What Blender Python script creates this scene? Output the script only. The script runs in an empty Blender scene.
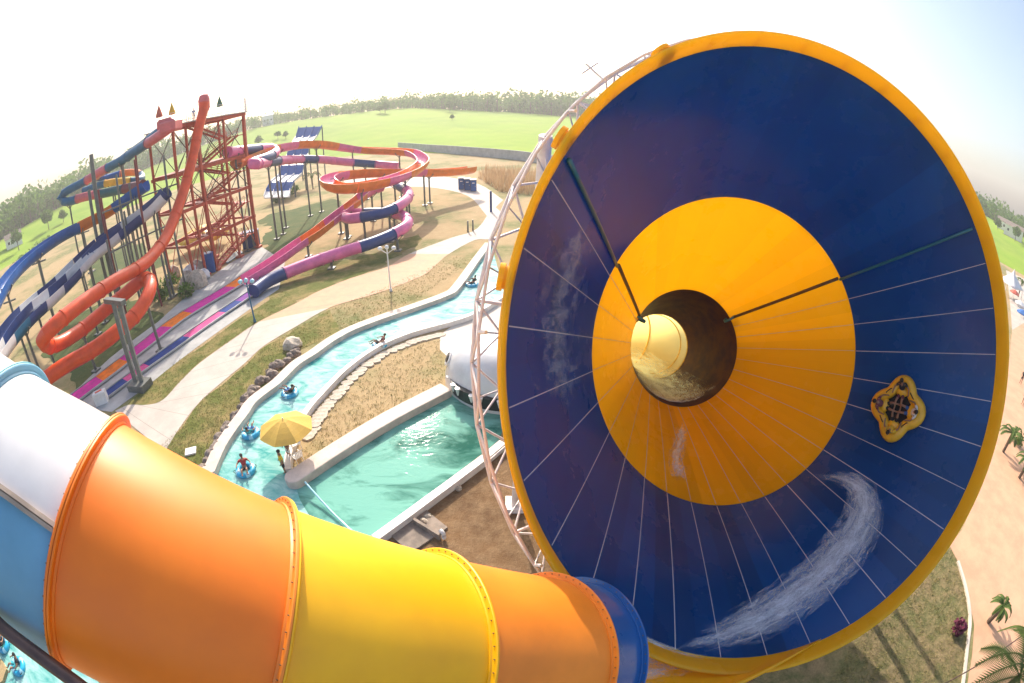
import bpy, math, random
import numpy as np
from mathutils import Vector, Matrix
random.seed(7); rng = np.random.default_rng(7)
SC = bpy.context.scene
COL = SC.collection
PI = math.pi
V = lambda *a: np.array(a, float)

# ------------------------------------------------------------------ camera model (equisolid fisheye)
H = 17.0; FPX = 480.0; PITCH = math.radians(28.15)
CP, SP = math.cos(PITCH), math.sin(PITCH)
def ray(px, py):
    x = px-512.0; y = 341.5-py
    r = math.hypot(x, y)+1e-9; t = 2*math.asin(min(1, r/(2*FPX)))
    R = math.sin(t)*x/r; U = math.sin(t)*y/r; F = math.cos(t)
    return V(R, F*CP+U*SP, U*CP-F*SP)
O = V(0, 0, H)
def G(px, py, z=0.0):                     # where the view through that point of the photo meets height z
    d = ray(px, py); return O+d*((z-H)/d[2])
def D(px, py, dist):                      # the same at a horizontal distance
    d = ray(px, py); return O+d*(dist/math.hypot(d[0], d[1]))

cam = bpy.data.cameras.new('camera'); camo = bpy.data.objects.new('camera', cam); COL.objects.link(camo)
cam.type = 'PANO'
try:
    cam.panorama_type = 'FISHEYE_EQUISOLID'; cam.fisheye_lens = FPX*36/1024; cam.fisheye_fov = PI
except Exception:
    cam.cycles.panorama_type = 'FISHEYE_EQUISOLID'; cam.cycles.fisheye_lens = FPX*36/1024; cam.cycles.fisheye_fov = PI
cam.sensor_fit = 'HORIZONTAL'; cam.sensor_width = 36; cam.clip_start = .05; cam.clip_end = 6000
camo.location = (0, 0, H); camo.rotation_euler = (PI/2-PITCH, 0, 0)
SC.camera = camo

# ------------------------------------------------------------------ materials
MATS = {}
def mat(name, col, rough=.5, metal=0, var=.0, vscale=3.0, coat=0, trans=0, bump=0, bscale=20, spec=.5, col2=None, detail=6, transcol=None, crough=.12):
    if name in MATS: return MATS[name]
    m = bpy.data.materials.new(name); m.use_nodes = True
    nt = m.node_tree; N = nt.nodes; L = nt.links; N.clear()
    out = N.new('ShaderNodeOutputMaterial'); b = N.new('ShaderNodeBsdfPrincipled')
    b.inputs['Base Color'].default_value = (*col, 1); b.inputs['Roughness'].default_value = rough
    b.inputs['Metallic'].default_value = metal; b.inputs['Coat Weight'].default_value = coat
    b.inputs['Coat Roughness'].default_value = crough
    b.inputs['Specular IOR Level'].default_value = spec
    tc = N.new('ShaderNodeTexCoord')
    if var > 0 or col2:
        n = N.new('ShaderNodeTexNoise'); n.inputs['Scale'].default_value = vscale; n.inputs['Detail'].default_value = detail
        n.inputs['Roughness'].default_value = .65
        L.new(tc.outputs['Object'], n.inputs['Vector'])
        r = N.new('ShaderNodeValToRGB')
        c2 = col2 if col2 else tuple(c*(1-var) for c in col)
        c1 = col if col2 else tuple(min(1, c*(1+var*.6)) for c in col)
        r.color_ramp.elements[0].position = .38; r.color_ramp.elements[0].color = (*c2, 1)
        r.color_ramp.elements[1].position = .62; r.color_ramp.elements[1].color = (*c1, 1)
        L.new(n.outputs['Fac'], r.inputs['Fac']); L.new(r.outputs['Color'], b.inputs['Base Color'])
        mr = N.new('ShaderNodeMapRange'); mr.inputs['To Min'].default_value = max(.02, rough*.75); mr.inputs['To Max'].default_value = min(1, rough*1.3)
        L.new(n.outputs['Fac'], mr.inputs['Value']); L.new(mr.outputs['Result'], b.inputs['Roughness'])
    if bump > 0:
        n2 = N.new('ShaderNodeTexNoise'); n2.inputs['Scale'].default_value = bscale; n2.inputs['Detail'].default_value = 5
        L.new(tc.outputs['Object'], n2.inputs['Vector'])
        bp = N.new('ShaderNodeBump'); bp.inputs['Strength'].default_value = bump; bp.inputs['Distance'].default_value = .05
        L.new(n2.outputs['Fac'], bp.inputs['Height']); L.new(bp.outputs['Normal'], b.inputs['Normal'])
    if trans > 0:
        t = N.new('ShaderNodeBsdfTranslucent'); t.inputs['Color'].default_value = (*(transcol or col), 1)
        mx = N.new('ShaderNodeMixShader'); mx.inputs[0].default_value = trans
        L.new(b.outputs[0], mx.inputs[1]); L.new(t.outputs[0], mx.inputs[2]); L.new(mx.outputs[0], out.inputs[0])
    else:
        L.new(b.outputs[0], out.inputs[0])
    MATS[name] = m; return m

def nodes(name):
    m = bpy.data.materials.new(name); m.use_nodes = True; nt = m.node_tree; nt.nodes.clear()
    MATS[name] = m
    return m, nt, nt.nodes, nt.links

# ground: straw, sand and grass blotches
def ground_mat(name, a, b, c, s1=.08, s2=1.1, lo=.45, hi=.6, bump=.6):
    m, nt, N, L = nodes(name)
    out = N.new('ShaderNodeOutputMaterial'); p = N.new('ShaderNodeBsdfPrincipled'); p.inputs['Roughness'].default_value = .95
    p.inputs['Specular IOR Level'].default_value = .15
    g = N.new('ShaderNodeNewGeometry')
    def noise(s, d=8, r=.65):
        n = N.new('ShaderNodeTexNoise'); n.inputs['Scale'].default_value = s; n.inputs['Detail'].default_value = d; n.inputs['Roughness'].default_value = r
        L.new(g.outputs['Position'], n.inputs['Vector']); return n
    n1 = noise(s1); n2 = noise(s2, 10, .75); n3 = noise(9, 6, .8)
    r1 = N.new('ShaderNodeMapRange'); r1.inputs['From Min'].default_value = lo; r1.inputs['From Max'].default_value = hi
    ad = N.new('ShaderNodeMath'); ad.operation = 'MULTIPLY_ADD'; ad.inputs[1].default_value = .35; 
    L.new(n2.outputs['Fac'], ad.inputs[0]); L.new(n1.outputs['Fac'], ad.inputs[2])
    sb = N.new('ShaderNodeMath'); sb.operation = 'SUBTRACT'; sb.inputs[1].default_value = .175
    L.new(ad.outputs[0], sb.inputs[0]); L.new(sb.outputs[0], r1.inputs['Value'])
    mx = N.new('ShaderNodeMix'); mx.data_type = 'RGBA'; mx.inputs['A'].default_value = (*a, 1); mx.inputs['B'].default_value = (*b, 1)
    L.new(r1.outputs['Result'], mx.inputs['Factor'])
    r2 = N.new('ShaderNodeMapRange'); r2.inputs['From Min'].default_value = .4; r2.inputs['From Max'].default_value = .75
    L.new(n2.outputs['Fac'], r2.inputs['Value'])
    m2 = N.new('ShaderNodeMix'); m2.data_type = 'RGBA'; m2.inputs['B'].default_value = (*c, 1)
    L.new(mx.outputs['Result'], m2.inputs['A']); L.new(r2.outputs['Result'], m2.inputs['Factor'])
    m3 = N.new('ShaderNodeMix'); m3.data_type = 'RGBA'; m3.blend_type = 'MULTIPLY'; m3.inputs['Factor'].default_value = .55
    r3 = N.new('ShaderNodeValToRGB'); r3.color_ramp.elements[0].position = .3; r3.color_ramp.elements[0].color = (.45, .42, .38, 1); r3.color_ramp.elements[1].position = .62
    L.new(n3.outputs['Fac'], r3.inputs['Fac']); L.new(m2.outputs['Result'], m3.inputs['A']); L.new(r3.outputs['Color'], m3.inputs['B'])
    L.new(m3.outputs['Result'], p.inputs['Base Color'])
    bp = N.new('ShaderNodeBump'); bp.inputs['Strength'].default_value = bump; bp.inputs['Distance'].default_value = .12
    L.new(n2.outputs['Fac'], bp.inputs['Height']); L.new(bp.outputs['Normal'], p.inputs['Normal'])
    L.new(p.outputs[0], out.inputs[0]); return m

M_SAND = ground_mat('straw_ground', (.43, .31, .165), (.14, .18, .055), (.52, .39, .22), .07, .9, .47, .58)
M_SOIL = ground_mat('brown_soil', (.22, .13, .065), (.13, .075, .04), (.34, .23, .13), .25, 1.6, .42, .62, 1.0)
M_LAWN = ground_mat('patchy_lawn', (.13, .14, .055), (.20, .15, .08), (.38, .29, .15), .35, 1.6, .42, .60, .9)
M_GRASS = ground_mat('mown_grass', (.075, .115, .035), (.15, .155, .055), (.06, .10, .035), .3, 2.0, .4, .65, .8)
M_VERGE = ground_mat('verge_grass', (.13, .155, .035), (.37, .27, .12), (.20, .20, .055), .35, 1.8, .45, .6, .8)
M_FIELD = ground_mat('field_grass', (.25, .41, .02), (.17, .31, .02), (.36, .46, .05), .012, .05, .42, .6, .2)
M_STONEB = mat('bank_stone', (.27, .21, .17), .85, var=.45, vscale=2.5, bump=.8, bscale=6)
M_STONEP = mat('pale_stone', (.50, .43, .34), .85, var=.3, vscale=3, bump=.6, bscale=8)
M_CONC = mat('pale_concrete', (.60, .54, .47), .85, var=.14, vscale=.5, bump=.25, bscale=9)
M_CONCG = mat('grey_concrete', (.42, .42, .41), .85, var=.2, vscale=.45, bump=.25, bscale=9)
M_PEACH = mat('peach_concrete', (.60, .35, .215), .85, var=.12, vscale=.6, bump=.2, bscale=9)
M_PAVE = mat('cream_concrete', (.52, .46, .40), .85, var=.13, vscale=.4, bump=.2, bscale=9)
M_CURB = mat('pool_curb', (.62, .51, .44), .7, var=.15, vscale=1.2)
M_CURBW = mat('white_curb', (.76, .72, .68), .6, var=.12, vscale=1.2)
M_GSTEEL = mat('grey_steel', (.16, .17, .16), .5, .3, var=.2, vscale=2)
M_BSTEEL = mat('brown_steel', (.10, .06, .05), .45, .2, var=.25, vscale=4)
M_REDST = mat('red_steel', (.47, .065, .03), .45, var=.2, vscale=1.5)
M_WHITE = mat('white_paint', (.78, .76, .74), .4, var=.08, vscale=2)
M_PINKW = mat('pink_white_steel', (.84, .74, .70), .4, var=.12, vscale=2)
GLOSS = dict(rough=.36, coat=.12, var=.14, vscale=.8, spec=.35)
MATTE = dict(rough=.7, var=.2, vscale=1.2, spec=.15)
M_LO = mat('orange_lane', (.85, .20, .01), **MATTE); M_LM = mat('magenta_lane', (.62, .02, .33), **MATTE); M_LN = mat('navy_lane', (.015, .05, .24), **MATTE); M_LP = mat('pink_lane', (.70, .10, .30), **MATTE); M_LV = mat('violet_lane', (.22, .05, .32), **MATTE)
M_ORANGE = mat('orange_fibreglass', (.85, .17, .01), **GLOSS)
M_ORANGEL = mat('light_orange_fibreglass', (.80, .20, .02), **GLOSS)
M_PINK = mat('pink_fibreglass', (.74, .16, .36), **GLOSS)
M_MAGENTA = mat('magenta_fibreglass', (.60, .03, .33), **GLOSS)
M_NAVY = mat('navy_fibreglass', (.02, .05, .19), **GLOSS)
M_BLUE = mat('blue_fibreglass', (.012, .10, .36), **GLOSS)
M_TEAL = mat('teal_fibreglass', (.012, .12, .23), **GLOSS)
M_DTEAL = mat('dark_teal_fibreglass', (.02, .11, .12), **GLOSS)
M_RED = mat('red_fibreglass', (.72, .075, .012), **GLOSS)
M_ROSE = mat('rose_fibreglass', (.66, .14, .15), **GLOSS)
M_DRED = mat('dark_red_fibreglass', (.20, .03, .04), **GLOSS)
M_YEL = mat('yellow_fibreglass', (.80, .48, .03), **GLOSS)
M_GWHITE = mat('white_fibreglass', (.70, .69, .69), rough=.3, coat=.4, var=.08, vscale=1)
M_VIOLET = mat('violet_fibreglass', (.16, .05, .22), **GLOSS)
M_BLACK = mat('black_rubber', (.015, .015, .018), .6)
M_DARK = mat('dark_opening', (.01, .012, .016), .3)
M_TUBEB = mat('blue_vinyl', (.02, .38, .62), .3, var=.15, vscale=4, coat=.3)
M_TUBEL = mat('pale_blue_vinyl', (.35, .66, .78), .3, coat=.3)
M_RAFT = mat('yellow_vinyl', (.85, .46, .02), .3, var=.1, vscale=3, coat=.3)
M_SKIN = mat('skin', (.30, .15, .09), .55, var=.1, vscale=8)
M_HAIR = mat('black_hair', (.012, .010, .010), .5)
M_WOOD = mat('trunk_bark', (.14, .10, .07), .9, var=.35, vscale=6, bump=.6, bscale=14)
M_UMB = mat('yellow_canvas', (.80, .55, .12), .75, var=.06, vscale=5, trans=.3, transcol=(.8, .5, .1))
M_CANR = mat('red_canvas', (.55, .12, .08), .8, var=.1); M_CANY = mat('mustard_canvas', (.70, .42, .04), .8, var=.1); M_CANG = mat('green_canvas', (.06, .16, .10), .8, var=.1)
def cloth(n, c): return mat('cloth_'+n, c, .85, var=.12, vscale=12)

def leaf_mat(name, c1, c2, tr=.25):
    m, nt, N, L = nodes(name)
    out = N.new('ShaderNodeOutputMaterial'); p = N.new('ShaderNodeBsdfPrincipled'); p.inputs['Roughness'].default_value = .7; p.inputs['Specular IOR Level'].default_value = .2
    g = N.new('ShaderNodeNewGeometry'); r = N.new('ShaderNodeValToRGB')
    r.color_ramp.elements[0].color = (*c1, 1); r.color_ramp.elements[1].color = (*c2, 1)
    n = N.new('ShaderNodeTexNoise'); n.inputs['Scale'].default_value = .12; n.inputs['Detail'].default_value = 3
    L.new(g.outputs['Position'], n.inputs['Vector'])
    ad = N.new('ShaderNodeMath'); ad.operation = 'MULTIPLY_ADD'; ad.inputs[1].default_value = .5
    ml = N.new('ShaderNodeMath'); ml.operation = 'MULTIPLY_ADD'; ml.inputs[1].default_value = 1.4; ml.inputs[2].default_value = -.4
    L.new(n.outputs['Fac'], ml.inputs[0])
    L.new(g.outputs['Random Per Island'], ad.inputs[0]); L.new(ml.outputs[0], ad.inputs[2])
    L.new(ad.outputs[0], r.inputs['Fac']); L.new(r.outputs['Color'], p.inputs['Base Color'])
    t = N.new('ShaderNodeBsdfTranslucent'); L.new(r.outputs['Color'], t.inputs['Color'])
    mx = N.new('ShaderNodeMixShader'); mx.inputs[0].default_value = tr
    L.new(p.outputs[0], mx.inputs[1]); L.new(t.outputs[0], mx.inputs[2]); L.new(mx.outputs[0], out.inputs[0]); return m
M_LEAF = leaf_mat('forest_leaves', (.035, .115, .02), (.19, .30, .06), .35)
M_LEAF2 = leaf_mat('bright_leaves', (.05, .11, .02), (.16, .26, .05))
M_PALM = leaf_mat('palm_leaves', (.04, .09, .02), (.14, .20, .05))
M_PURP = leaf_mat('purple_leaves', (.10, .02, .05), (.24, .06, .11))
M_DRY = leaf_mat('dry_reed', (.36, .22, .10), (.60, .42, .24))
M_BLADE = leaf_mat('grass_blades', (.17, .18, .055), (.34, .29, .12))

def water_mat(name, deep, foam, amount, scale):
    m, nt, N, L = nodes(name)
    out = N.new('ShaderNodeOutputMaterial'); p = N.new('ShaderNodeBsdfPrincipled'); p.inputs['Roughness'].default_value = .10
    p.inputs['IOR'].default_value = 1.33; p.inputs['Specular IOR Level'].default_value = .06
    g = N.new('ShaderNodeNewGeometry')
    mp = N.new('ShaderNodeMapping'); mp.inputs['Rotation'].default_value = (0, 0, math.radians(-55)); mp.inputs['Scale'].default_value = (1, 2.2, 1)
    L.new(g.outputs['Position'], mp.inputs['Vector'])
    n = N.new('ShaderNodeTexNoise'); n.inputs['Scale'].default_value = scale; n.inputs['Detail'].default_value = 9; n.inputs['Roughness'].default_value = .62; n.inputs['Distortion'].default_value = 1.2
    L.new(mp.outputs[0], n.inputs['Vector'])
    n0 = N.new('ShaderNodeTexNoise'); n0.inputs['Scale'].default_value = .16; n0.inputs['Detail'].default_value = 4
    L.new(g.outputs['Position'], n0.inputs['Vector'])
    ad = N.new('ShaderNodeMath'); ad.operation = 'MULTIPLY_ADD'; ad.inputs[1].default_value = .6
    L.new(n0.outputs['Fac'], ad.inputs[0]); L.new(n.outputs['Fac'], ad.inputs[2])
    r = N.new('ShaderNodeValToRGB'); e = r.color_ramp.elements
    e[0].position = .62; e[0].color = (*deep, 1); e[1].position = 1.06-amount; e[1].color = (*foam, 1)
    L.new(ad.outputs[0], r.inputs['Fac']); L.new(r.outputs['Color'], p.inputs['Base Color'])
    n2 = N.new('ShaderNodeTexNoise'); n2.inputs['Scale'].default_value = 2.2; n2.inputs['Detail'].default_value = 5; n2.inputs['Distortion'].default_value = .6
    L.new(mp.outputs[0], n2.inputs['Vector'])
    bp = N.new('ShaderNodeBump'); bp.inputs['Strength'].default_value = .11; bp.inputs['Distance'].default_value = .10
    L.new(n2.outputs['Fac'], bp.inputs['Height']); L.new(bp.outputs['Normal'], p.inputs['Normal'])
    L.new(p.outputs[0], out.inputs[0]); return m
M_RIVER = water_mat('river_water', (.05, .32, .30), (.36, .60, .56), .17, .55)
M_POOL = water_mat('pool_water', (.001, .095, .07), (.18, .44, .36), .20, .25)

# thin, sun-lit fibreglass of the funnel: gloss outside, a little light coming through
def funnel_mat(name, col, dirt, tcol, tr, rough=.26, coat=.15):
    m, nt, N, L = nodes(name)
    out = N.new('ShaderNodeOutputMaterial'); p = N.new('ShaderNodeBsdfPrincipled'); p.inputs['Coat Weight'].default_value = coat; p.inputs['Coat Roughness'].default_value = .12; p.inputs['Specular IOR Level'].default_value = .35
    tc = N.new('ShaderNodeTexCoord')
    n = N.new('ShaderNodeTexNoise'); n.inputs['Scale'].default_value = .35; n.inputs['Detail'].default_value = 8; n.inputs['Roughness'].default_value = .6
    L.new(tc.outputs['Object'], n.inputs['Vector'])
    r = N.new('ShaderNodeValToRGB'); r.color_ramp.elements[0].position = .35; r.color_ramp.elements[1].position = .7
    r.color_ramp.elements[0].color = (*col, 1); r.color_ramp.elements[1].color = (*dirt, 1)
    L.new(n.outputs['Fac'], r.inputs['Fac'])
    # fine lime streaks that water has left, running down
    mp = N.new('ShaderNodeMapping'); mp.inputs['Scale'].default_value = (1.2, 1.2, .25)
    L.new(tc.outputs['Object'], mp.inputs['Vector'])
    n2 = N.new('ShaderNodeTexNoise'); n2.inputs['Scale'].default_value = 2.6; n2.inputs['Detail'].default_value = 10; n2.inputs['Roughness'].default_value = .8
    L.new(mp.outputs[0], n2.inputs['Vector'])
    r2 = N.new('ShaderNodeMapRange'); r2.inputs['From Min'].default_value = .66; r2.inputs['From Max'].default_value = .80; r2.inputs['To Max'].default_value = .45
    L.new(n2.outputs['Fac'], r2.inputs['Value'])
    mx = N.new('ShaderNodeMix'); mx.data_type = 'RGBA'; mx.inputs['B'].default_value = (.85, .85, .9, 1)
    L.new(r.outputs['Color'], mx.inputs['A']); L.new(r2.outputs['Result'], mx.inputs['Factor'])
    # panels were moulded one by one: each has its own slight tone
    at = N.new('ShaderNodeAttribute'); at.attribute_name = 'panel'
    hs = N.new('ShaderNodeHueSaturation'); pv = N.new('ShaderNodeMapRange'); pv.inputs['To Min'].default_value = 1.0; pv.inputs['To Max'].default_value = .70
    L.new(at.outputs['Fac'], pv.inputs['Value']); L.new(pv.outputs['Result'], hs.inputs['Value']); L.new(mx.outputs['Result'], hs.inputs['Color'])
    L.new(hs.outputs['Color'], p.inputs['Base Color'])
    mr = N.new('ShaderNodeMapRange'); mr.inputs['To Min'].default_value = rough*.7; mr.inputs['To Max'].default_value = rough*1.4
    L.new(n.outputs['Fac'], mr.inputs['Value']); L.new(mr.outputs['Result'], p.inputs['Roughness'])
    t = N.new('ShaderNodeBsdfTranslucent'); t.inputs['Color'].default_value = (*tcol, 1)
    ms = N.new('ShaderNodeMixShader'); ms.inputs[0].default_value = tr
    L.new(p.outputs[0], ms.inputs[1]); L.new(t.outputs[0], ms.inputs[2]); L.new(ms.outputs[0], out.inputs[0]); return m
M_FBLUE = funnel_mat('blue_funnel_fibreglass', (.002, .080, .30), (.005, .115, .40), (.004, .11, .42), .32)
M_FYEL = funnel_mat('yellow_funnel_fibreglass', (.95, .57, .004), (.95, .62, .008), (1.0, .66, .01), .5)
M_FRIM = funnel_mat('yellow_rim_fibreglass', (.93, .55, .01), (.93, .60, .02), (1.0, .66, .02), .4)
M_FPIPE = funnel_mat('pale_yellow_fibreglass', (.95, .60, .06), (.97, .68, .10), (1.0, .82, .30), .88)
M_FVIO = funnel_mat('purple_wet_fibreglass', (.085, .016, .035), (.15, .035, .03), (.40, .12, .05), .06, .22, .15)
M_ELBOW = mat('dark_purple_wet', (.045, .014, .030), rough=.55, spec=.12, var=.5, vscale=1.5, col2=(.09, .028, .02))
M_SEAM = mat('white_caulk', (.62, .62, .66), .6)
M_SEAMT = mat('teal_pipe', (.02, .16, .22), .35, coat=.3)

def foam_mat(name='white_foam', top=.95, lo=.20, hi=.74):
    m, nt, N, L = nodes(name)
    out = N.new('ShaderNodeOutputMaterial'); p = N.new('ShaderNodeBsdfPrincipled'); p.inputs['Base Color'].default_value = (.80, .91, 1.0, 1); p.inputs['Roughness'].default_value = .25
    uv = N.new('ShaderNodeUVMap'); mp = N.new('ShaderNodeMapping'); mp.inputs['Scale'].default_value = (7.0, 4.0, 1)
    L.new(uv.outputs[0], mp.inputs['Vector'])
    n = N.new('ShaderNodeTexNoise'); n.inputs['Scale'].default_value = 2.4; n.inputs['Detail'].default_value = 10; n.inputs['Roughness'].default_value = .8; n.inputs['Distortion'].default_value = .7
    L.new(mp.outputs[0], n.inputs['Vector'])
    fg = N.new('ShaderNodeTexNoise'); fg.inputs['Scale'].default_value = 26; fg.inputs['Detail'].default_value = 4; L.new(mp.outputs[0], fg.inputs['Vector'])
    nn = N.new('ShaderNodeMath'); nn.operation = 'MULTIPLY_ADD'; nn.inputs[1].default_value = .42; L.new(fg.outputs['Fac'], nn.inputs[0]); L.new(n.outputs['Fac'], nn.inputs[2])
    n9 = N.new('ShaderNodeMath'); n9.operation = 'SUBTRACT'; n9.inputs[1].default_value = .21; L.new(nn.outputs[0], n9.inputs[0])
    sx = N.new('ShaderNodeSeparateXYZ'); L.new(uv.outputs[0], sx.inputs[0])
    # denser in the middle of the stream, ragged at its edges (uv y runs across)
    a = N.new('ShaderNodeMath'); a.operation = 'SUBTRACT'; a.inputs[1].default_value = .5; L.new(sx.outputs['Y'], a.inputs[0])
    b = N.new('ShaderNodeMath'); b.operation = 'ABSOLUTE'; L.new(a.outputs[0], b.inputs[0])
    c = N.new('ShaderNodeMath'); c.operation = 'MULTIPLY_ADD'; c.inputs[1].default_value = -.62; L.new(b.outputs[0], c.inputs[0]); L.new(n9.outputs[0], c.inputs[2])
    # ends fade
    e = N.new('ShaderNodeMath'); e.operation = 'PINGPONG'; e.inputs[1].default_value = .5; L.new(sx.outputs['X'], e.inputs[0])
    e2 = N.new('ShaderNodeMapRange'); e2.inputs['From Max'].default_value = .22; e2.inputs['To Min'].default_value = -.34; e2.inputs['To Max'].default_value = 0; L.new(e.outputs[0], e2.inputs['Value'])
    f = N.new('ShaderNodeMath'); f.operation = 'ADD'; L.new(c.outputs[0], f.inputs[0]); L.new(e2.outputs[0], f.inputs[1])
    r = N.new('ShaderNodeMapRange'); r.inputs['From Min'].default_value = lo; r.inputs['From Max'].default_value = hi; r.inputs['To Max'].default_value = top
    L.new(f.outputs[0], r.inputs['Value'])
    t = N.new('ShaderNodeBsdfTransparent'); ms = N.new('ShaderNodeMixShader')
    L.new(r.outputs['Result'], ms.inputs[0]); L.new(t.outputs[0], ms.inputs[1]); L.new(p.outputs[0], ms.inputs[2]); L.new(ms.outputs[0], out.inputs[0])
    return m
M_FOAM = foam_mat(); M_WET = foam_mat('wet_streaks', .34, .40, .70); M_SPLASH = foam_mat('thin_splash', .7, .32, .62)

# ------------------------------------------------------------------ mesh building
ORIG = {}
def unit(v): return v/(np.linalg.norm(v)+1e-12)
def smooth_path(pts, per=6):
    P = [np.array(p, float) for p in pts]
    P = [2*P[0]-P[1]]+P+[2*P[-1]-P[-2]]
    out = []
    for i in range(1, len(P)-2):
        p0, p1, p2, p3 = P[i-1:i+3]
        for k in range(per):
            t = k/per
            out.append(.5*(2*p1+(p2-p0)*t+(2*p0-5*p1+4*p2-p3)*t*t+(3*p1-p0-3*p2+p3)*t**3))
    out.append(P[-2]); return out
def frames(path):
    n = len(path); F = []
    for i in range(n):
        t = unit(path[min(i+1, n-1)]-path[max(i-1, 0)])
        r = np.cross(t, V(0, 0, 1))
        if np.linalg.norm(r) < 1e-3: r = F[-1][1] if F else V(1, 0, 0)
        r = unit(r); F.append((t, r, np.cross(r, t)))
    return F
class MB:
    def __init__(s): s.v = []; s.f = []; s.m = []; s.uv = None
    def add(s, vs, fs, mi=0):
        o = len(s.v); s.v += [tuple(map(float, v)) for v in vs]
        for f in fs: s.f.append(tuple(i+o for i in f)); s.m.append(mi)
        return s
    def box(s, c, size, rz=0, mi=0, bev=0):
        cx, cy, cz = c; x, y, z = [q/2 for q in size]; ca, sa = math.cos(rz), math.sin(rz)
        vs = []
        if bev <= 0:
            for dz in (-z, z):
                for dx, dy in ((-x, -y), (x, -y), (x, y), (-x, y)): vs.append((cx+dx*ca-dy*sa, cy+dx*sa+dy*ca, cz+dz))
            return s.add(vs, [(3, 2, 1, 0), (4, 5, 6, 7), (0, 1, 5, 4), (1, 2, 6, 5), (2, 3, 7, 6), (3, 0, 4, 7)], mi)
        for dz, k in ((-z, bev), (-z+bev, 0), (z-bev, 0), (z, bev)):
            for dx, dy in ((-x+k, -y+k), (x-k, -y+k), (x-k, y-k), (-x+k, y-k)): vs.append((cx+dx*ca-dy*sa, cy+dx*sa+dy*ca, cz+dz))
        fs = [(3, 2, 1, 0), (12, 13, 14, 15)]
        for l in range(3):
            for k in range(4): fs.append((l*4+k, l*4+(k+1) % 4, l*4+4+(k+1) % 4, l*4+4+k))
        return s.add(vs, fs, mi)
    def bar(s, a, b, w, h=None, mi=0):
        a = np.array(a, float); b = np.array(b, float); h = h or w
        t, r, u = frames([a, b])[0]
        vs = [p+r*x*w/2+u*y*h/2 for p in (a, b) for x, y in ((-1, -1), (1, -1), (1, 1), (-1, 1))]
        return s.add(vs, [(3, 2, 1, 0), (4, 5, 6, 7), (0, 1, 5, 4), (1, 2, 6, 5), (2, 3, 7, 6), (3, 0, 4, 7)], mi)
    def cyl(s, a, b, r0, r1=None, n=10, mi=0, caps=True):
        r1 = r0 if r1 is None else r1
        a = np.array(a, float); b = np.array(b, float); t, r, u = frames([a, b])[0]
        vs = [p+R*(math.cos(2*PI*k/n)*r+math.sin(2*PI*k/n)*u) for p, R in ((a, r0), (b, r1)) for k in range(n)]
        fs = [(k, (k+1) % n, n+(k+1) % n, n+k) for k in range(n)]
        if caps: fs += [tuple(range(n-1, -1, -1)), tuple(range(n, 2*n))]
        return s.add(vs, fs, mi)
    def sweep(s, path, prof, closed=True, mi=0, caps=True, scale=None, mfun=None):
        F = frames(path); n = len(prof); vs = []
        for i, p in enumerate(path):
            k = scale[i] if scale is not None else 1
            for x, y in prof: vs.append(p+F[i][1]*x*k+F[i][2]*y*k)
        fs = []
        kk = n if closed else n-1
        o = len(s.f)
        for i in range(len(path)-1):
            for j in range(kk): fs.append((i*n+j, i*n+(j+1) % n, (i+1)*n+(j+1) % n, (i+1)*n+j))
        nf = len(fs)
        if caps and closed: fs += [tuple(range(n-1, -1, -1)), tuple(range((len(path)-1)*n, len(path)*n))]
        s.add(vs, fs, mi)
        if mfun:
            for q in range(nf): s.m[o+q] = mfun(q//kk)
        return s
    def lathe(s, c, prof, n=24, axis=None, mi=0, mats=None, closed=False, a0=0, a1=2*PI):
        c = np.array(c, float)
        if axis is None: e1, e2, e3 = V(1, 0, 0), V(0, 1, 0), V(0, 0, 1)
        else: e1, e2, e3 = axis
        full = abs(a1-a0-2*PI) < 1e-6; m = n if full else n+1; vs = []
        for r, z in prof:
            for k in range(m):
                a = a0+(a1-a0)*k/n; vs.append(c+e3*z+r*(math.cos(a)*e1+math.sin(a)*e2))
        P = len(prof); o = len(s.f); fs = []; ml = []
        for i in range(P if closed else P-1):
            for k in range(n):
                fs.append((i*m+k, i*m+(k+1) % m, ((i+1) % P)*m+(k+1) % m, ((i+1) % P)*m+k)); ml.append(mats[i] if mats else mi)
        s.add(vs, fs, mi); s.m[o:] = ml; return s
    def ell(s, c, rad, n=12, m=8, mi=0, noise=0, rz=0):
        vs = []; fs = []; ca, sa = math.cos(rz), math.sin(rz)
        for i in range(m+1):
            th = PI*i/m
            for k in range(n):
                ph = 2*PI*k/n; q = 1+(random.uniform(-noise, noise) if 0 < i < m else 0)
                x, y, z = rad[0]*math.sin(th)*math.cos(ph)*q, rad[1]*math.sin(th)*math.sin(ph)*q, rad[2]*math.cos(th)*q
                vs.append((c[0]+x*ca-y*sa, c[1]+x*sa+y*ca, c[2]+z))
        for i in range(m):
            for k in range(n): fs.append((i*n+k, (i+1)*n+k, (i+1)*n+(k+1) % n, i*n+(k+1) % n))
        return s.add(vs, fs, mi)
    def poly(s, pts, z0, z1=None, mi=0):
        n = len(pts); a = [(p[0], p[1], z0) for p in pts]
        if z1 is None: return s.add(a, [tuple(range(n))], mi)
        b = [(p[0], p[1], z1) for p in pts]
        return s.add(a+b, [tuple(range(n-1, -1, -1)), tuple(range(n, 2*n))]+[(i, (i+1) % n, n+(i+1) % n, n+i) for i in range(n)], mi)
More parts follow.
